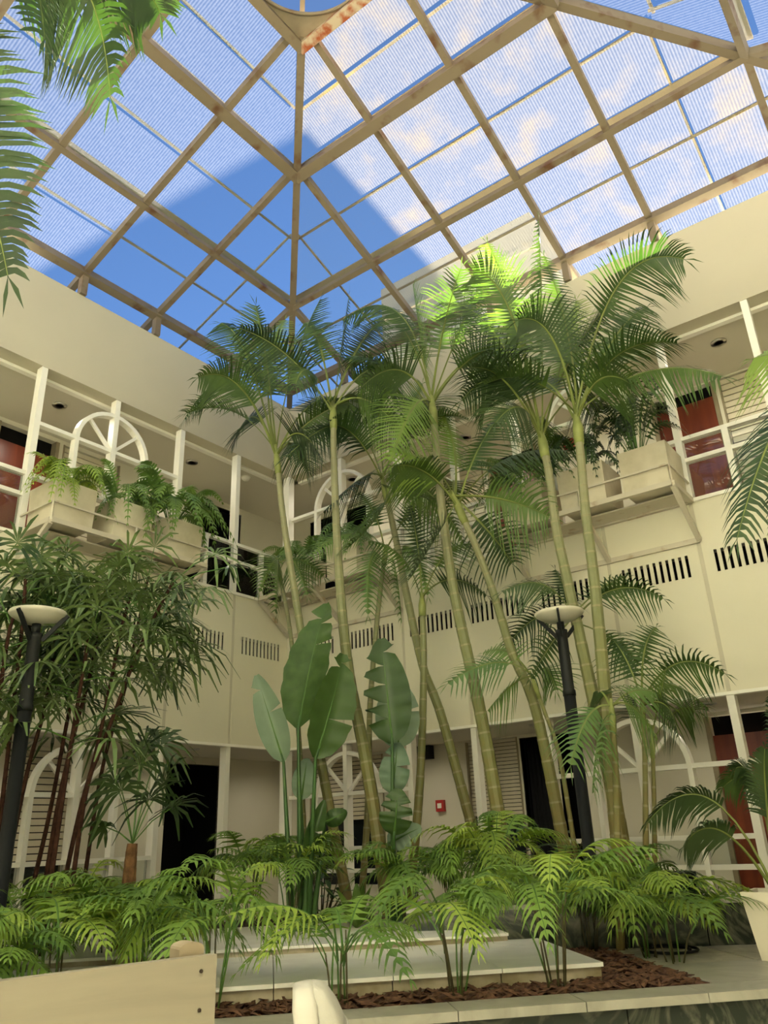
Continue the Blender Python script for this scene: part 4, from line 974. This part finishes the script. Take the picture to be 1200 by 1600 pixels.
# ------------------------------------------------------------------ paddle-leaved strelitzia
def paddle(par, foot, base, tip, half, rnd, mname, side=None, fold=0.25, tears=(), bend=0.12, curl=0.0, pr=0.02, back=None, deep=0.5):
    """petiole from foot to base, then a paddle blade with midrib; tears: (side, position, width) slits to the edge"""
    foot, base, tip = V(foot), V(base), V(tip); mb = MB(); n = 22
    ax = (tip - base); L = ax.length; ax.normalize()
    view = (EYE - (base + tip) / 2).normalized(); s = side or ax.cross(view).normalized(); s = (s - ax * s.dot(ax)).normalized(); nor = s.cross(ax)
    if nor.dot(view) < 0: nor = -nor
    mid = (base + tip) / 2 + nor * (L * bend)
    rows = []
    for i in range(n + 1):
        t = i / n; c = bez(base, mid, tip, t); w = half * (max(0.0, sin(pi * min(1, t ** 0.72 * 0.97 + 0.015))) ** 0.62)
        rows.append((c, w, t))
    inner = []
    for c, w, t in rows: inner.append(len(mb.v)); mb.v.append(tuple(c))
    cols = (0.35, 0.7, 1.0)
    for sg in (-1, 1):
        tr = sorted([x for x in tears if x[0] == sg], key=lambda x: x[1]); bounds = [0.0] + [x[1] for x in tr] + [1.0]
        for g in range(len(bounds) - 1):
            i0, i1 = round(bounds[g] * n), round(bounds[g + 1] * n)
            gap0 = tr[g - 1][2] if g > 0 else 0; gap1 = tr[g][2] if g < len(tr) else 0
            prev = inner[i0:i1 + 1]
            for cj, f in enumerate(cols):
                cur = []
                for k, i in enumerate(range(i0, i1 + 1)):
                    c, w, t = rows[i]; q = k / max(1, i1 - i0)
                    sh = (gap0 * (1 - q) ** 4 - gap1 * q ** 4) * L * (f - .2)
                    ripple = 0.012 * sin(i * 1.7 + sg) * f * half / .2
                    p = c + s * (sg * w * f * cos(fold)) + nor * (w * f * sin(fold) + ripple - curl * w * f * f) + ax * (sh + 0.10 * w * f)
                    cur.append(len(mb.v)); mb.v.append(tuple(p))
                for a in range(len(cur) - 1):
                    fcs = [prev[a], prev[a + 1], cur[a + 1], cur[a]]
                    mb.f.append(fcs if sg > 0 else fcs[::-1]); mb.m.append(0)
                prev = cur
    o = mb.build('leaf_blade', [mname], par, True)
    rb = MB(); rb.tube([c - nor * 0.004 for c, w, t in rows], [0.011 * (1.1 - t) + .002 for c, w, t in rows], 5); rb.build('midrib', 'rachisg', o, True)
    if foot is not None:
        m1 = foot.lerp(base, .55) + V((0, 0, .0)); pt = MB(); pt.tube([foot, m1, base, rows[2][0]], [pr * 1.35, pr * 1.0, pr * .62, pr * .45], 8); pt.build('petiole', 'petiole', par, True)
    return o
rnd = random.Random(3); H = 6.7
f1 = px(468, 1425, H); f1.z = PZ - .03
s1 = tag(empty('strelitzia', f1), 'large clump of paddle leaves on long stalks, left of the white arch', 'plant', 'paddle-leaved strelitzias')
vx = (EYE - f1); vx.z = 0; vx.normalize(); rs = V((-vx.y, vx.x, 0))
paddle(s1, f1 + V((.02, 0, 0)), px(466, 1138, H), px(510, 943, H + .15), .225, rnd, 'strel2', side=rs * .86 + vx * .5, tears=((-1, .88, .05), (1, .82, .03), (1, .62, .02)), bend=.06)
paddle(s1, f1 + V((.06, .02, 0)), px(493, 1185, H - .25), px(536, 1022, H - .2), .205, rnd, 'strel', side=rs * .9 - vx * .45, tears=((1, .36, .035), (1, .90, .06), (-1, .86, .06)), bend=.08, fold=.35)
paddle(s1, f1 + V((-.06, 0, 0)), px(443, 1190, H + .1), px(401, 1055, H + .1), .15, rnd, 'strelpale', tears=((1, .55, .03), (-1, .8, .05)), bend=.10, fold=.6)
paddle(s1, f1 + V((.0, .08, 0)), px(470, 1250, H + .3), px(480, 1185, H + .35), .10, rnd, 'strelpale', bend=.25, fold=.1)
paddle(s1, f1 + V((.08, -.04, 0)), px(480, 1335, H - .1), px(507, 1250, H - .1), .075, rnd, 'strel', bend=.1, fold=.5, tears=((1, .4, .06),))
paddle(s1, f1 + V((.1, .0, 0)), px(508, 1285, H), px(542, 1268, H), .07, rnd, 'strel', bend=.35, fold=.2, curl=.5)
paddle(s1, f1 + V((.08, .06, 0)), px(482, 1330, H + .1), px(516, 1308, H + .1), .085, rnd, 'strelpale', bend=.1)
f2 = px(613, 1425, H); f2.z = PZ - .03
s2 = tag(empty('strelitzia', f2), 'single column of paddle leaves, the top one torn along its left edge', 'plant', 'paddle-leaved strelitzias')
paddle(s2, f2, px(613, 1162, H), px(596, 998, H), .205, rnd, 'strel', tears=((-1, .22, .09), (-1, .38, .09), (-1, .55, .08), (-1, .72, .08), (1, .86, .06)), bend=.05)
paddle(s2, f2 + V((.03, .05, 0)), px(622, 1170, H + .3), px(620, 1062, H + .35), .20, rnd, 'strelpale', tears=((1, .5, .04),), bend=.1)
paddle(s2, f2 + V((.02, .03, 0)), px(612, 1240, H + .12), px(622, 1160, H + .15), .13, rnd, 'strelpale', bend=.3, curl=.4, tears=((1, .5, .06), (-1, .7, .05)))
paddle(s2, f2 + V((-.02, -.03, 0)), px(616, 1305, H - .12), px(622, 1232, H - .15), .135, rnd, 'strel', bend=.2, curl=.3, tears=((1, .35, .08), (1, .65, .07), (-1, .5, .08), (-1, .75, .06)))
paddle(s2, f2 + V((.03, .02, 0)), px(606, 1318, H + .1), px(658, 1292, H + .1), .10, rnd, 'strelpale', bend=.2, fold=.1, tears=((1, .6, .05),))

# ------------------------------------------------------------------ parlor palms in the bed
def parlor(label, foot, height, nst, seed, leaf='fern', wide=0.42, llen=0.18, lwid=0.018, group='parlor palms in the planting bed', npair=10, per=3):
    rnd = random.Random(seed); foot = V(foot); r = tag(empty('parlor_palm', foot), label, 'palm', group)
    for i in range(nst):
        a = 2 * pi * i / nst + rnd.uniform(-.5, .5); lean = rnd.uniform(.05, .32) * wide
        b0 = foot + V((cos(a), sin(a), 0)) * rnd.uniform(.01, .05); b0.z = foot.z - .005
        hh = height * rnd.uniform(.35, .68); b1 = foot + V((cos(a) * lean, sin(a) * lean, hh))
        MB().tube([b0, b0.lerp(b1, .5) + V((0, 0, .03)), b1], [.0055, .005, .004], 5).build('stem', 'twig' if rnd.random() < .6 else 'rachisg', r, True)
        for k in range(per):
            aa = a + rnd.uniform(-1.3, 1.3); rr = wide * rnd.uniform(.6, 1.25); top = height * rnd.uniform(.75, 1.08)
            st = b0.lerp(b1, rnd.uniform(.7, 1)); c = b1 + V((cos(aa) * rr * .35, sin(aa) * rr * .35, (top - hh) * 1.15)); e = foot + V((cos(aa), sin(aa), 0)) * (lean + rr) + V((0, 0, top * rnd.uniform(.38, .95)))
            lm = leaf if rnd.random() < .7 else ('fernlt' if leaf == 'fern' else 'fern')
            pinnate(r, st, c, e, npair, llen * rnd.uniform(.85, 1.15), lwid, rnd, [lm, 'rachisg'], start=.3, twist=rnd.uniform(-.25, .25), fwd=rnd.uniform(22, 34), vee=rnd.uniform(-.1, .25), droop=rnd.uniform(.3, .7), rad=.005)
    return r
def pbase(x, y, z=PZ - .03, v=-6.09):
    p = pz(x, y, z); u = (p.x + p.y) / sqrt(2); return V((*UVp(u, v), z))
parlor('parlor palm standing before the podium behind the white sneaker', pbase(517, 1548), .54, 6, 101, wide=.46, npair=11, per=2, llen=.15, lwid=.014)
parlor('parlor palm in the middle of the front row, dark slender stems', pbase(690, 1545), .70, 7, 102, wide=.42, per=2, npair=11, lwid=.016)
parlor('parlor palm in the front row right of the middle one', pbase(840, 1540), .74, 7, 103, wide=.48, per=2, npair=11, lwid=.016)
parlor('rightmost parlor palm at the corner of the bark bed', pbase(1030, 1505, v=-5.55), .56, 6, 104, 'fernlt', wide=.50)
parlor('parlor palm behind the right bed corner, under the right lamp', pbase(955, 1482, v=-4.9), .66, 6, 105, wide=.42)
parlor('parlor palm at the end of the pale wooden board', pbase(345, 1560), .74, 6, 106, wide=.44, per=2, npair=11, lwid=.016)
for i, (u, v, hgt, wd, lf, lb) in enumerate([(-1.25, -5.85, .62, .5, 'fernlt', 'bright parlor palm right behind the wooden board, centre left'), (-1.9, -5.6, .66, .5, 'fern', 'parlor palm over the wooden board, left of its middle'),
        (-2.5, -5.2, .70, .5, 'fern', 'parlor palm at the left edge above the wooden board'), (-1.6, -5.0, .66, .5, 'fernlt', 'yellow-green parlor palm left of the podium'), (-0.95, -5.15, .66, .46, 'fern', 'parlor palm on the left rim of the podium'),
        (-2.3, -4.5, .74, .5, 'fern', 'parlor palm below the dark fan palm stems'), (-2.0, -5.95, .5, .45, 'fernlt', 'low parlor palm peeping over the wooden board'), (-2.9, -4.6, .7, .5, 'fern', 'parlor palm at the foot of the left lamp'),
        (-1.5, -4.2, .72, .46, 'fernlt', 'pale parlor palm before the black doorway'), (-2.35, -5.75, .60, .5, 'fernlt', 'bushy parlor palm above the left half of the wooden board'), (-1.55, -5.95, .52, .46, 'fern', 'small parlor palm touching the wooden board, right half'),
        (-0.75, -5.75, .62, .42, 'fern', 'parlor palm right of the rounded bench post'), (-2.75, -5.5, .66, .5, 'fern', 'dark parlor palm at the left edge near the wooden board'), (-1.2, -4.7, .66, .46, 'fern', 'parlor palm on the left corner of the podium top')]):
    parlor(lb, (*UVp(u, v), PZ - .03), hgt, 7, 120 + i, lf, wide=wd)
for i, (x, hgt, h, lf, lb) in enumerate([(395, .70, 6.9, 'fern', 'parlor palm in the back row below the corner pier'), (455, .66, 6.6, 'fern', 'parlor palm in the back row at the foot of the paddle leaves'),
        (640, .60, 6.5, 'fern', 'parlor palm in the back row under the torn paddle leaf'), (705, .62, 6.5, 'fern', 'parlor palm in the back row below the fire alarm'), (775, .74, 6.3, 'fernlt', 'bright parlor palm in the back row under the lowered shutter'),
        (850, .66, 6.2, 'fern', 'parlor palm in the back row below the dark-leaved shrub'), (915, .62, 6.0, 'fernlt', 'parlor palm in the back row left of the right lamp post'), (1000, .58, 5.7, 'fern', 'parlor palm in the back row beside the black pot')]):
    p = px(x, 1400, h); p.z = 0.89 if x < 820 else PZ - .03
    parlor(lb, p, hgt, 7, 140 + i, lf, wide=.42)
# bird's nest rosette
rnd = random.Random(9); p = px(556, 1410, 6.4); p.z = .888
r = tag(empty('nest_fern', p), 'rosette of broad strap leaves on the podium below the arch', 'fern')
for i in range(18):
    a = 2 * pi * i / 18 * 2.4; el = .5 + .8 * (i / 18); L = .42 * rnd.uniform(.8, 1.1); mb = MB(); d = V((cos(a), sin(a), 0)); s = V((-sin(a), cos(a), 0)); n = 7
    for k in range(n + 1):
        t = k / n; c = p + d * (L * t * cos(el)) + V((0, 0, L * t * sin(el) - .22 * L * t * t * 2 * cos(el))) ; w = .034 * sin(pi * min(1, t * .93 + .05)) ** .7
        mb.v += [tuple(c - s * w), tuple(c - V((0, 0, .006))), tuple(c + s * w)]
    for k in range(n): 
        q = k * 3; mb.f += [[q, q + 1, q + 4, q + 3], [q + 1, q + 2, q + 5, q + 4]]; mb.m += [0, 0]
    mb.build('leaf', 'fern', r, True)
# dark ovate-leaved shrubs
def shrub(label, foot, hgt, rad, n, seed, leaf='shrub', ll=.11):
    rnd = random.Random(seed); foot = V(foot); r = tag(empty('shrub', foot), label, 'shrub')
    for i in range(n):
        a = rnd.uniform(0, 2 * pi); q = rnd.uniform(.3, 1.0); tp = foot + V((cos(a) * rad * rnd.uniform(.2, 1), sin(a) * rad * rnd.uniform(.2, 1), hgt * q))
        b0 = foot + V((cos(a) * .02, sin(a) * .02, -.01))
        MB().tube([b0, b0.lerp(tp, .5) + V((0, 0, .05)), tp], [.008, .006, .003], 5).build('stem', 'twig', r, True)
        for k in range(5):
            aa = a + rnd.uniform(-2, 2); d = V((cos(aa), sin(aa), rnd.uniform(-.5, .5))).normalized(); s = d.cross(V((0, 0, 1))).normalized(); nn = s.cross(d); L = ll * rnd.uniform(.8, 1.4); mb = MB(); c0 = b0.lerp(tp, .55 + .45 * k / 4)
            for j in range(6):
                t = j / 5; c = c0 + d * L * t + V((0, 0, -.25 * L * t * t)); w = L * .24 * sin(pi * min(1, t * .9 + .06)); mb.v += [tuple(c - s * w + nn * w * .3), tuple(c), tuple(c + s * w + nn * w * .3)]
            for j in range(5): q2 = j * 3; mb.f += [[q2, q2 + 1, q2 + 4, q2 + 3], [q2 + 1, q2 + 2, q2 + 5, q2 + 4]]; mb.m += [0, 0]
            mb.build('leaf', leaf, r, True)
    return r
p = px(872, 1420, 7.4); p.z = PZ - .03
shrub('dark broad-leaved shrub in front of the black curtain', p, .85, .40, 14, 5, ll=.15)
p = px(500, 1420, 7.4); p.z = PZ - .03
shrub('dark small-leaved bush between the paddle stalks and the arch', p, .78, .30, 16, 6, ll=.09)

# ------------------------------------------------------------------ ferns in the planter boxes
def boxfern(label, P, u, n, seed, k=12, L=.42, leaf='boxfern', up=.35, hang=True, llen=.11, lwid=.018, rise=.35, npair=15):
    k = int(k * 1.7); rise *= 1.35; L *= 1.12
    rnd = random.Random(seed); z = ZS + .43; o = V(P(u, n, z)); r = tag(empty('fern', o), label, 'fern', 'ferns in the planter boxes')
    for i in range(k):
        a = 2 * pi * i / k + rnd.uniform(-.3, .3); d = V((cos(a), sin(a), 0)); l = L * rnd.uniform(.7, 1.15); b = o + d * .03
        c = b + d * l * .45 + V((0, 0, rise * rnd.uniform(.7, 1.5))); out = V(P(0, 1, 0)) - V(P(0, 0, 0))
        e = b + d * l * rnd.uniform(.8, 1.05) + V((0, 0, rise * rnd.uniform(-.2, 1.1)))
        if hang and d.dot(out) > .3: e = b + d * l + V((0, 0, -rnd.uniform(.05, .35)))
        if d.dot(out) < -.2: e = e + out * (l * .5); c = c + out * (l * .2)
        pinnate(r, b, c, e, npair, llen * rnd.uniform(.8, 1.2), lwid, rnd, [leaf, 'rachisg'], start=.25, twist=rnd.uniform(-.4, .4), fwd=rnd.uniform(18, 32), vee=.1, droop=.4, rad=.005)
    return r
boxfern('yellow-green fern in the left end box of the left shelf', PL, 3.66, .33, 201, 13, .46, 'fernlt')
boxfern('feathery fern in the middle box of the left shelf', PL, 2.95, .33, 202, 14, .46)
boxfern('tall fern with large hanging fronds in the corner-end box of the left shelf', PL, 2.28, .33, 203, 15, .60, llen=.15, lwid=.026, rise=.5)
boxfern('fern in the box nearest the corner post', PR, .54, .33, 204, 13, .45, 'palmgr')
boxfern('fern in the right box of the corner shelf', PR, 1.45, .33, 205, 12, .45, 'palmgr')
boxfern('spreading grey-green fern in the left box of the right shelf', PR, 3.96, .33, 206, 15, .58, 'palmgr', llen=.14, rise=.45)
boxfern('dark wiry fern in the middle box of the right shelf', PR, 4.62, .33, 207, 14, .46, 'palmdk', llen=.10, rise=.55)
boxfern('dark tall fern in the right end box of the right shelf', PR, 5.16, .30, 208, 14, .44, 'palmdk', llen=.10, rise=.62, hang=False)

# ------------------------------------------------------------------ garden lamps
def lamp(label, top, h, rdisc, zb=PZ - .03):
    c = px(*top, h); x, y, z = c; r = tag(empty('garden_lamp', (x, y, zb)), label, 'lamp', 'black garden lamps with round discs')
    MB().lathe([(.075, zb), (.075, zb + .03), (.045, zb + .04), (.045, z - .62)], (x, y, 0), 16).build('lower_pole', 'blackm', r, True)
    up_ = MB().lathe([(.050, z - .64), (.050, z - .60), (.043, z - .59), (.043, z - .16), (.047, z - .155), (.047, z - .12)], (x, y, 0), 16).build('upper_pole', 'blackm', r, True)
    MB().lathe([(.030, z - .12), (.030, z - .055)], (x, y, 0), 10).build('lamp_holder', 'blackm', up_, True)
    MB().lathe([(.05, z - .055), (rdisc * .6, z - .04), (rdisc * .93, z), (rdisc, z + .018), (rdisc * .97, z + .03), (rdisc * .5, z + .034), (.01, z + .036)], (x, y, 0), 28).build('disc', 'disc', r, True)
    for k in range(3):
        a = 2 * pi * k / 3 + .9
        MB().bar((x + .045 * cos(a), y + .045 * sin(a), z - .17), (x + (rdisc + .004) * cos(a), y + (rdisc + .004) * sin(a), z + .01), .018, .028).build('arm', 'blackm', r)
    return r
lamp('black garden lamp with a pale disc, left among the fan palms', (59, 963), 5.7, .19)
lamp('black garden lamp with a pale disc, right among the feather palms', (874, 962), 6.3, .200)

# ------------------------------------------------------------------ pots at the right
p = pz(1070, 1412, 1.03)
r = tag(empty('plant_pot', p), 'black plastic pot with a few strap leaves on the dark marble ledge', 'potted plant')
MB().lathe([(.075, 0), (.095, .16), (.10, .165), (.10, .185), (.085, .185), (.08, .15)], p, 18).build('pot', 'blackm', r, True)
rnd = random.Random(4)
for i in range(12):
    a = 2 * pi * i / 12; d = V((cos(a), sin(a), 0)); s = V((-sin(a), cos(a), 0)); mb = MB(); L = rnd.uniform(.18, .30)
    for k in range(6):
        t = k / 5; c = p + V((0, 0, .15)) + d * (L * t) + V((0, 0, .20 * t - .26 * t * t)); w = .012 * (1 - t * .9); mb.v += [tuple(c - s * w), tuple(c + s * w)]
    for k in range(5): mb.f.append([2 * k, 2 * k + 1, 2 * k + 3, 2 * k + 2]); mb.m.append(0)
    mb.build('leaf', 'palmdk', r, True)
p = V((6.02, -2.02, PZ))
r = tag(empty('potted_palm', p), 'dark feather palm in a square white pot at the right edge', 'potted plant')
mb = MB(); w = .16
def rg(a, z): return [(p.x - a, p.y - a, z), (p.x + a, p.y - a, z), (p.x + a, p.y + a, z), (p.x - a, p.y + a, z)]
mb.add(rg(.13, PZ) + rg(.17, PZ + .36) + rg(.145, PZ + .36) + rg(.14, PZ + .31), [[3, 2, 1, 0], [12, 13, 14, 15]] + [[k * 4 + j, k * 4 + (j + 1) % 4, k * 4 + 4 + (j + 1) % 4, k * 4 + 4 + j] for k in range(3) for j in range(4)])
mb.build('pot', 'pot', r); rnd = random.Random(8); b = p + V((0, 0, .31)); hh = (b - EYE).xy.length
MB().box((p.x - .138, p.y - .138, PZ + .305), (p.x + .138, p.y + .138, PZ + .322)).build('soil', 'soil', r)
for (bx, by), (tx, ty), dh, lm in (((1110, 1160), (1012, 1285), -.1, 'palmdk'), ((1120, 1240), (1068, 1322), -.3, 'palmdk'), ((1190, 1180), (1150, 1200), .2, 'palmdk'), ((1230, 1100), (1215, 1080), 0, 'palmdk'), ((1300, 1150), (1380, 1260), 0, 'palmdk'), ((1200, 1160), (1130, 1230), .4, 'palm'), ((1260, 1130), (1300, 1180), .4, 'palm'), ((1190, 1230), (1195, 1170), -.3, 'palmdk')):
    pinnate(r, b, px(bx, by, hh + dh * .5), px(tx, ty, hh + dh), 26, .22, .016, rnd, [lm, 'rachis'], start=.42, twist=rnd.choice((-1, 1)) * .9, fwd=32, vee=.15, droop=.5, rad=.008)
# a low garden hose loop on the paving
mb = MB(); c = pz(1045, 1487, PZ); 
pts = [c + V((.13 * cos(t * .35) * (1 + .02 * t), .13 * sin(t * .35) * (1 + .02 * t), .012 + .0 * t)) for t in range(26)]
tag(mb.tube(pts, .009, 6).build('garden_hose', 'blackm', None, True), 'thin dark hose coiled on the paving by the bed corner', 'hose')

# ------------------------------------------------------------------ wooden bench in front, left
A = px(335, 1490, 1.55); azd = radians(17.35); D = V((sin(azd), cos(azd), 0)); Nv = V((-D.y, D.x, 0)) 
if Nv.dot(EYE - A) > 0: Nv = -Nv                                         # away from the viewer
bn = tag(empty('bench', (A.x - D.x * .7, A.y - D.y * .7, 0)), 'pale wooden bench seen from behind, dark screws in its back board', 'bench')
ZT_ = A.z
def plank(p, q, h, t, mname, name, par=bn):
    return MB().bar(p, q, t, h).build(name, mname, par)
up = V((0, 0, 1))
b1 = plank(A - up * .135, A - D * 1.5 - up * .135, .27, .022, 'pinew', 'back_board')
plank(A - up * .46, A - D * 1.5 - up * .46, .27, .022, 'pinew', 'back_board')
for k, off in enumerate((.055, 1.44)):
    c = A - D * (off if k else .036) + Nv * .034 - up * .012; mb = MB(); w = .028
    prof = [(-.022, -ZT_ + .012), (.022, -ZT_ + .012), (.022, .022)] + [(.022 * cos(a * pi / 8), .022 + .010 * sin(a * pi / 8)) for a in range(1, 8)] + [(-.022, .022)]
    vs = [tuple(c + D * a + up * b - Nv * .022) for a, b in prof] + [tuple(c + D * a + up * b + Nv * .022) for a, b in prof]; n = len(prof)
    mb.add(vs, [list(range(n)), list(range(n, 2 * n))[::-1]] + [[i, n + i, n + (i + 1) % n, (i + 1) % n] for i in range(n)])
    mb.build('post', 'pinedk', bn)
    for zz in (.022, .078, .134, .19, .245, .38, .46, .54):
        s0 = A - D * (off - .027) - Nv * .0112 - up * zz
        if k == 0: MB().tube([s0, s0 - Nv * .002], .0032, 8).build('screw', 'screw', bn)
    q = A - D * off + Nv * .55
    MB().bar((q.x, q.y, 0), (q.x, q.y, ZT_ - .72), .055, .055, D).build('leg', 'pinedk', bn)
for k in range(4):
    c = A + Nv * (.12 + .125 * k) - up * .70; plank(c, c - D * 1.5, .022, .11, 'pinew', 'seat_slat')
for off in (.055, 1.44):
    c = A - D * off - up * .725; plank(c + Nv * .02, c + Nv * .56, .05, .04, 'pinedk', 'seat_rail')

# ------------------------------------------------------------------ the raised foot in a white sneaker, on a stool
toe = px(481, 1538, 1.25); fx = (toe - EYE); fx.z = 0; fx.normalize(); rx = V((fx.y, -fx.x, 0))      # view and right over ground
axd = (-up * 1.0 + rx * .13 + fx * .10).normalized(); bs = (rx - axd * rx.dot(axd)).normalized(); cs = axd.cross(bs)
stz = toe.z - .285
per = tag(empty('person', (toe.x, toe.y, stz)), "person's raised foot in a white canvas sneaker, toes up", 'person')
def loft(name, secs, mname, n=16, parent=per):
    mb = MB()
    for s, b0, b1, hw, pw in secs:
        for j in range(n):
            a = 2 * pi * j / n; ca, sa = cos(a), sin(a)
            cb = (b0 + b1) / 2 + (b1 - b0) / 2 * (abs(ca) ** pw) * (1 if ca > 0 else -1); cc = hw * (abs(sa) ** pw) * (1 if sa > 0 else -1)
            mb.v.append(tuple(toe + axd * s + bs * cb + cs * cc))
    k = len(secs)
    for i in range(k - 1):
        for j in range(n): mb.f.append([i * n + j, i * n + (j + 1) % n, (i + 1) * n + (j + 1) % n, (i + 1) * n + j])
    mb.f.append(list(range(n))[::-1]); mb.f.append([(k - 1) * n + j for j in range(n)]); mb.m = [0] * len(mb.f)
    return mb.build(name, mname, parent, True)
sol = loft('sole', [(-.003, -.016, .004, .008, .7), (.000, -.021, .008, .024, .5), (.02, -.024, .012, .040, .38), (.06, -.024, .012, .048, .35), (.11, -.024, .012, .048, .35), (.17, -.024, .012, .040, .35), (.23, -.024, .012, .038, .35), (.27, -.024, .012, .030, .38), (.283, -.020, .010, .014, .6)], 'sole', 24)
upr = loft('sneaker_upper', [(-.001, .004, .012, .014, .7), (.006, .004, .025, .028, .55), (.03, .004, .038, .0385, .55), (.06, .004, .048, .0455, .6), (.075, .004, .053, .0455, .62), (.10, .004, .066, .044, .7), (.14, .004, .085, .040, .8), (.18, .004, .105, .036, .9), (.22, .004, .118, .034, .95), (.26, .004, .112, .028, .9), (.277, .006, .085, .014, .9)], 'shoe', 24)
cap = loft('toe_seam', [(.056, .004, .0480, .0455, .58), (.0585, .004, .0492, .0466, .58), (.061, .004, .0492, .0466, .58), (.063, .004, .0490, .0455, .58)], 'sole', 24)
for k in range(5):
    s = .085 + .022 * k; hgt = .060 + .0165 * k * 1.05
    q = [toe + axd * (s + .004 * abs(t - 2)) + bs * (hgt + .003 - .010 * abs(t - 2)) + cs * (.013 * (t - 2)) for t in range(5)]
    MB().tube(q, .0035, 6).build('lace', 'sole', per, True)
ank = toe + axd * .215 + bs * .095; knee = ank + rx * .36 - fx * .16 - up * .02
MB().tube([ank - rx * .02, ank + (knee - ank) * .2, ank + (knee - ank) * .55, knee], [.036, .042, .056, .060], 14).build('trouser_leg', 'denim', per, True)
sx_ = toe + axd * .285
st = tag(empty('stool', (sx_.x, sx_.y, 0)), 'pale wooden stool under the raised foot', 'stool')
zt = sx_.z - .002; w = .17
MB().box((sx_.x - w, sx_.y - w, zt - .03), (sx_.x + w, sx_.y + w, zt)).build('seat', 'pinew', st)
for a in (-1, 1):
    for b in (-1, 1):
        MB().bar((sx_.x + a * .19, sx_.y + b * .19, 0), (sx_.x + a * .13, sx_.y + b * .13, zt - .03), .035, .035, (1, 0, 0)).build('leg', 'pinedk', st)
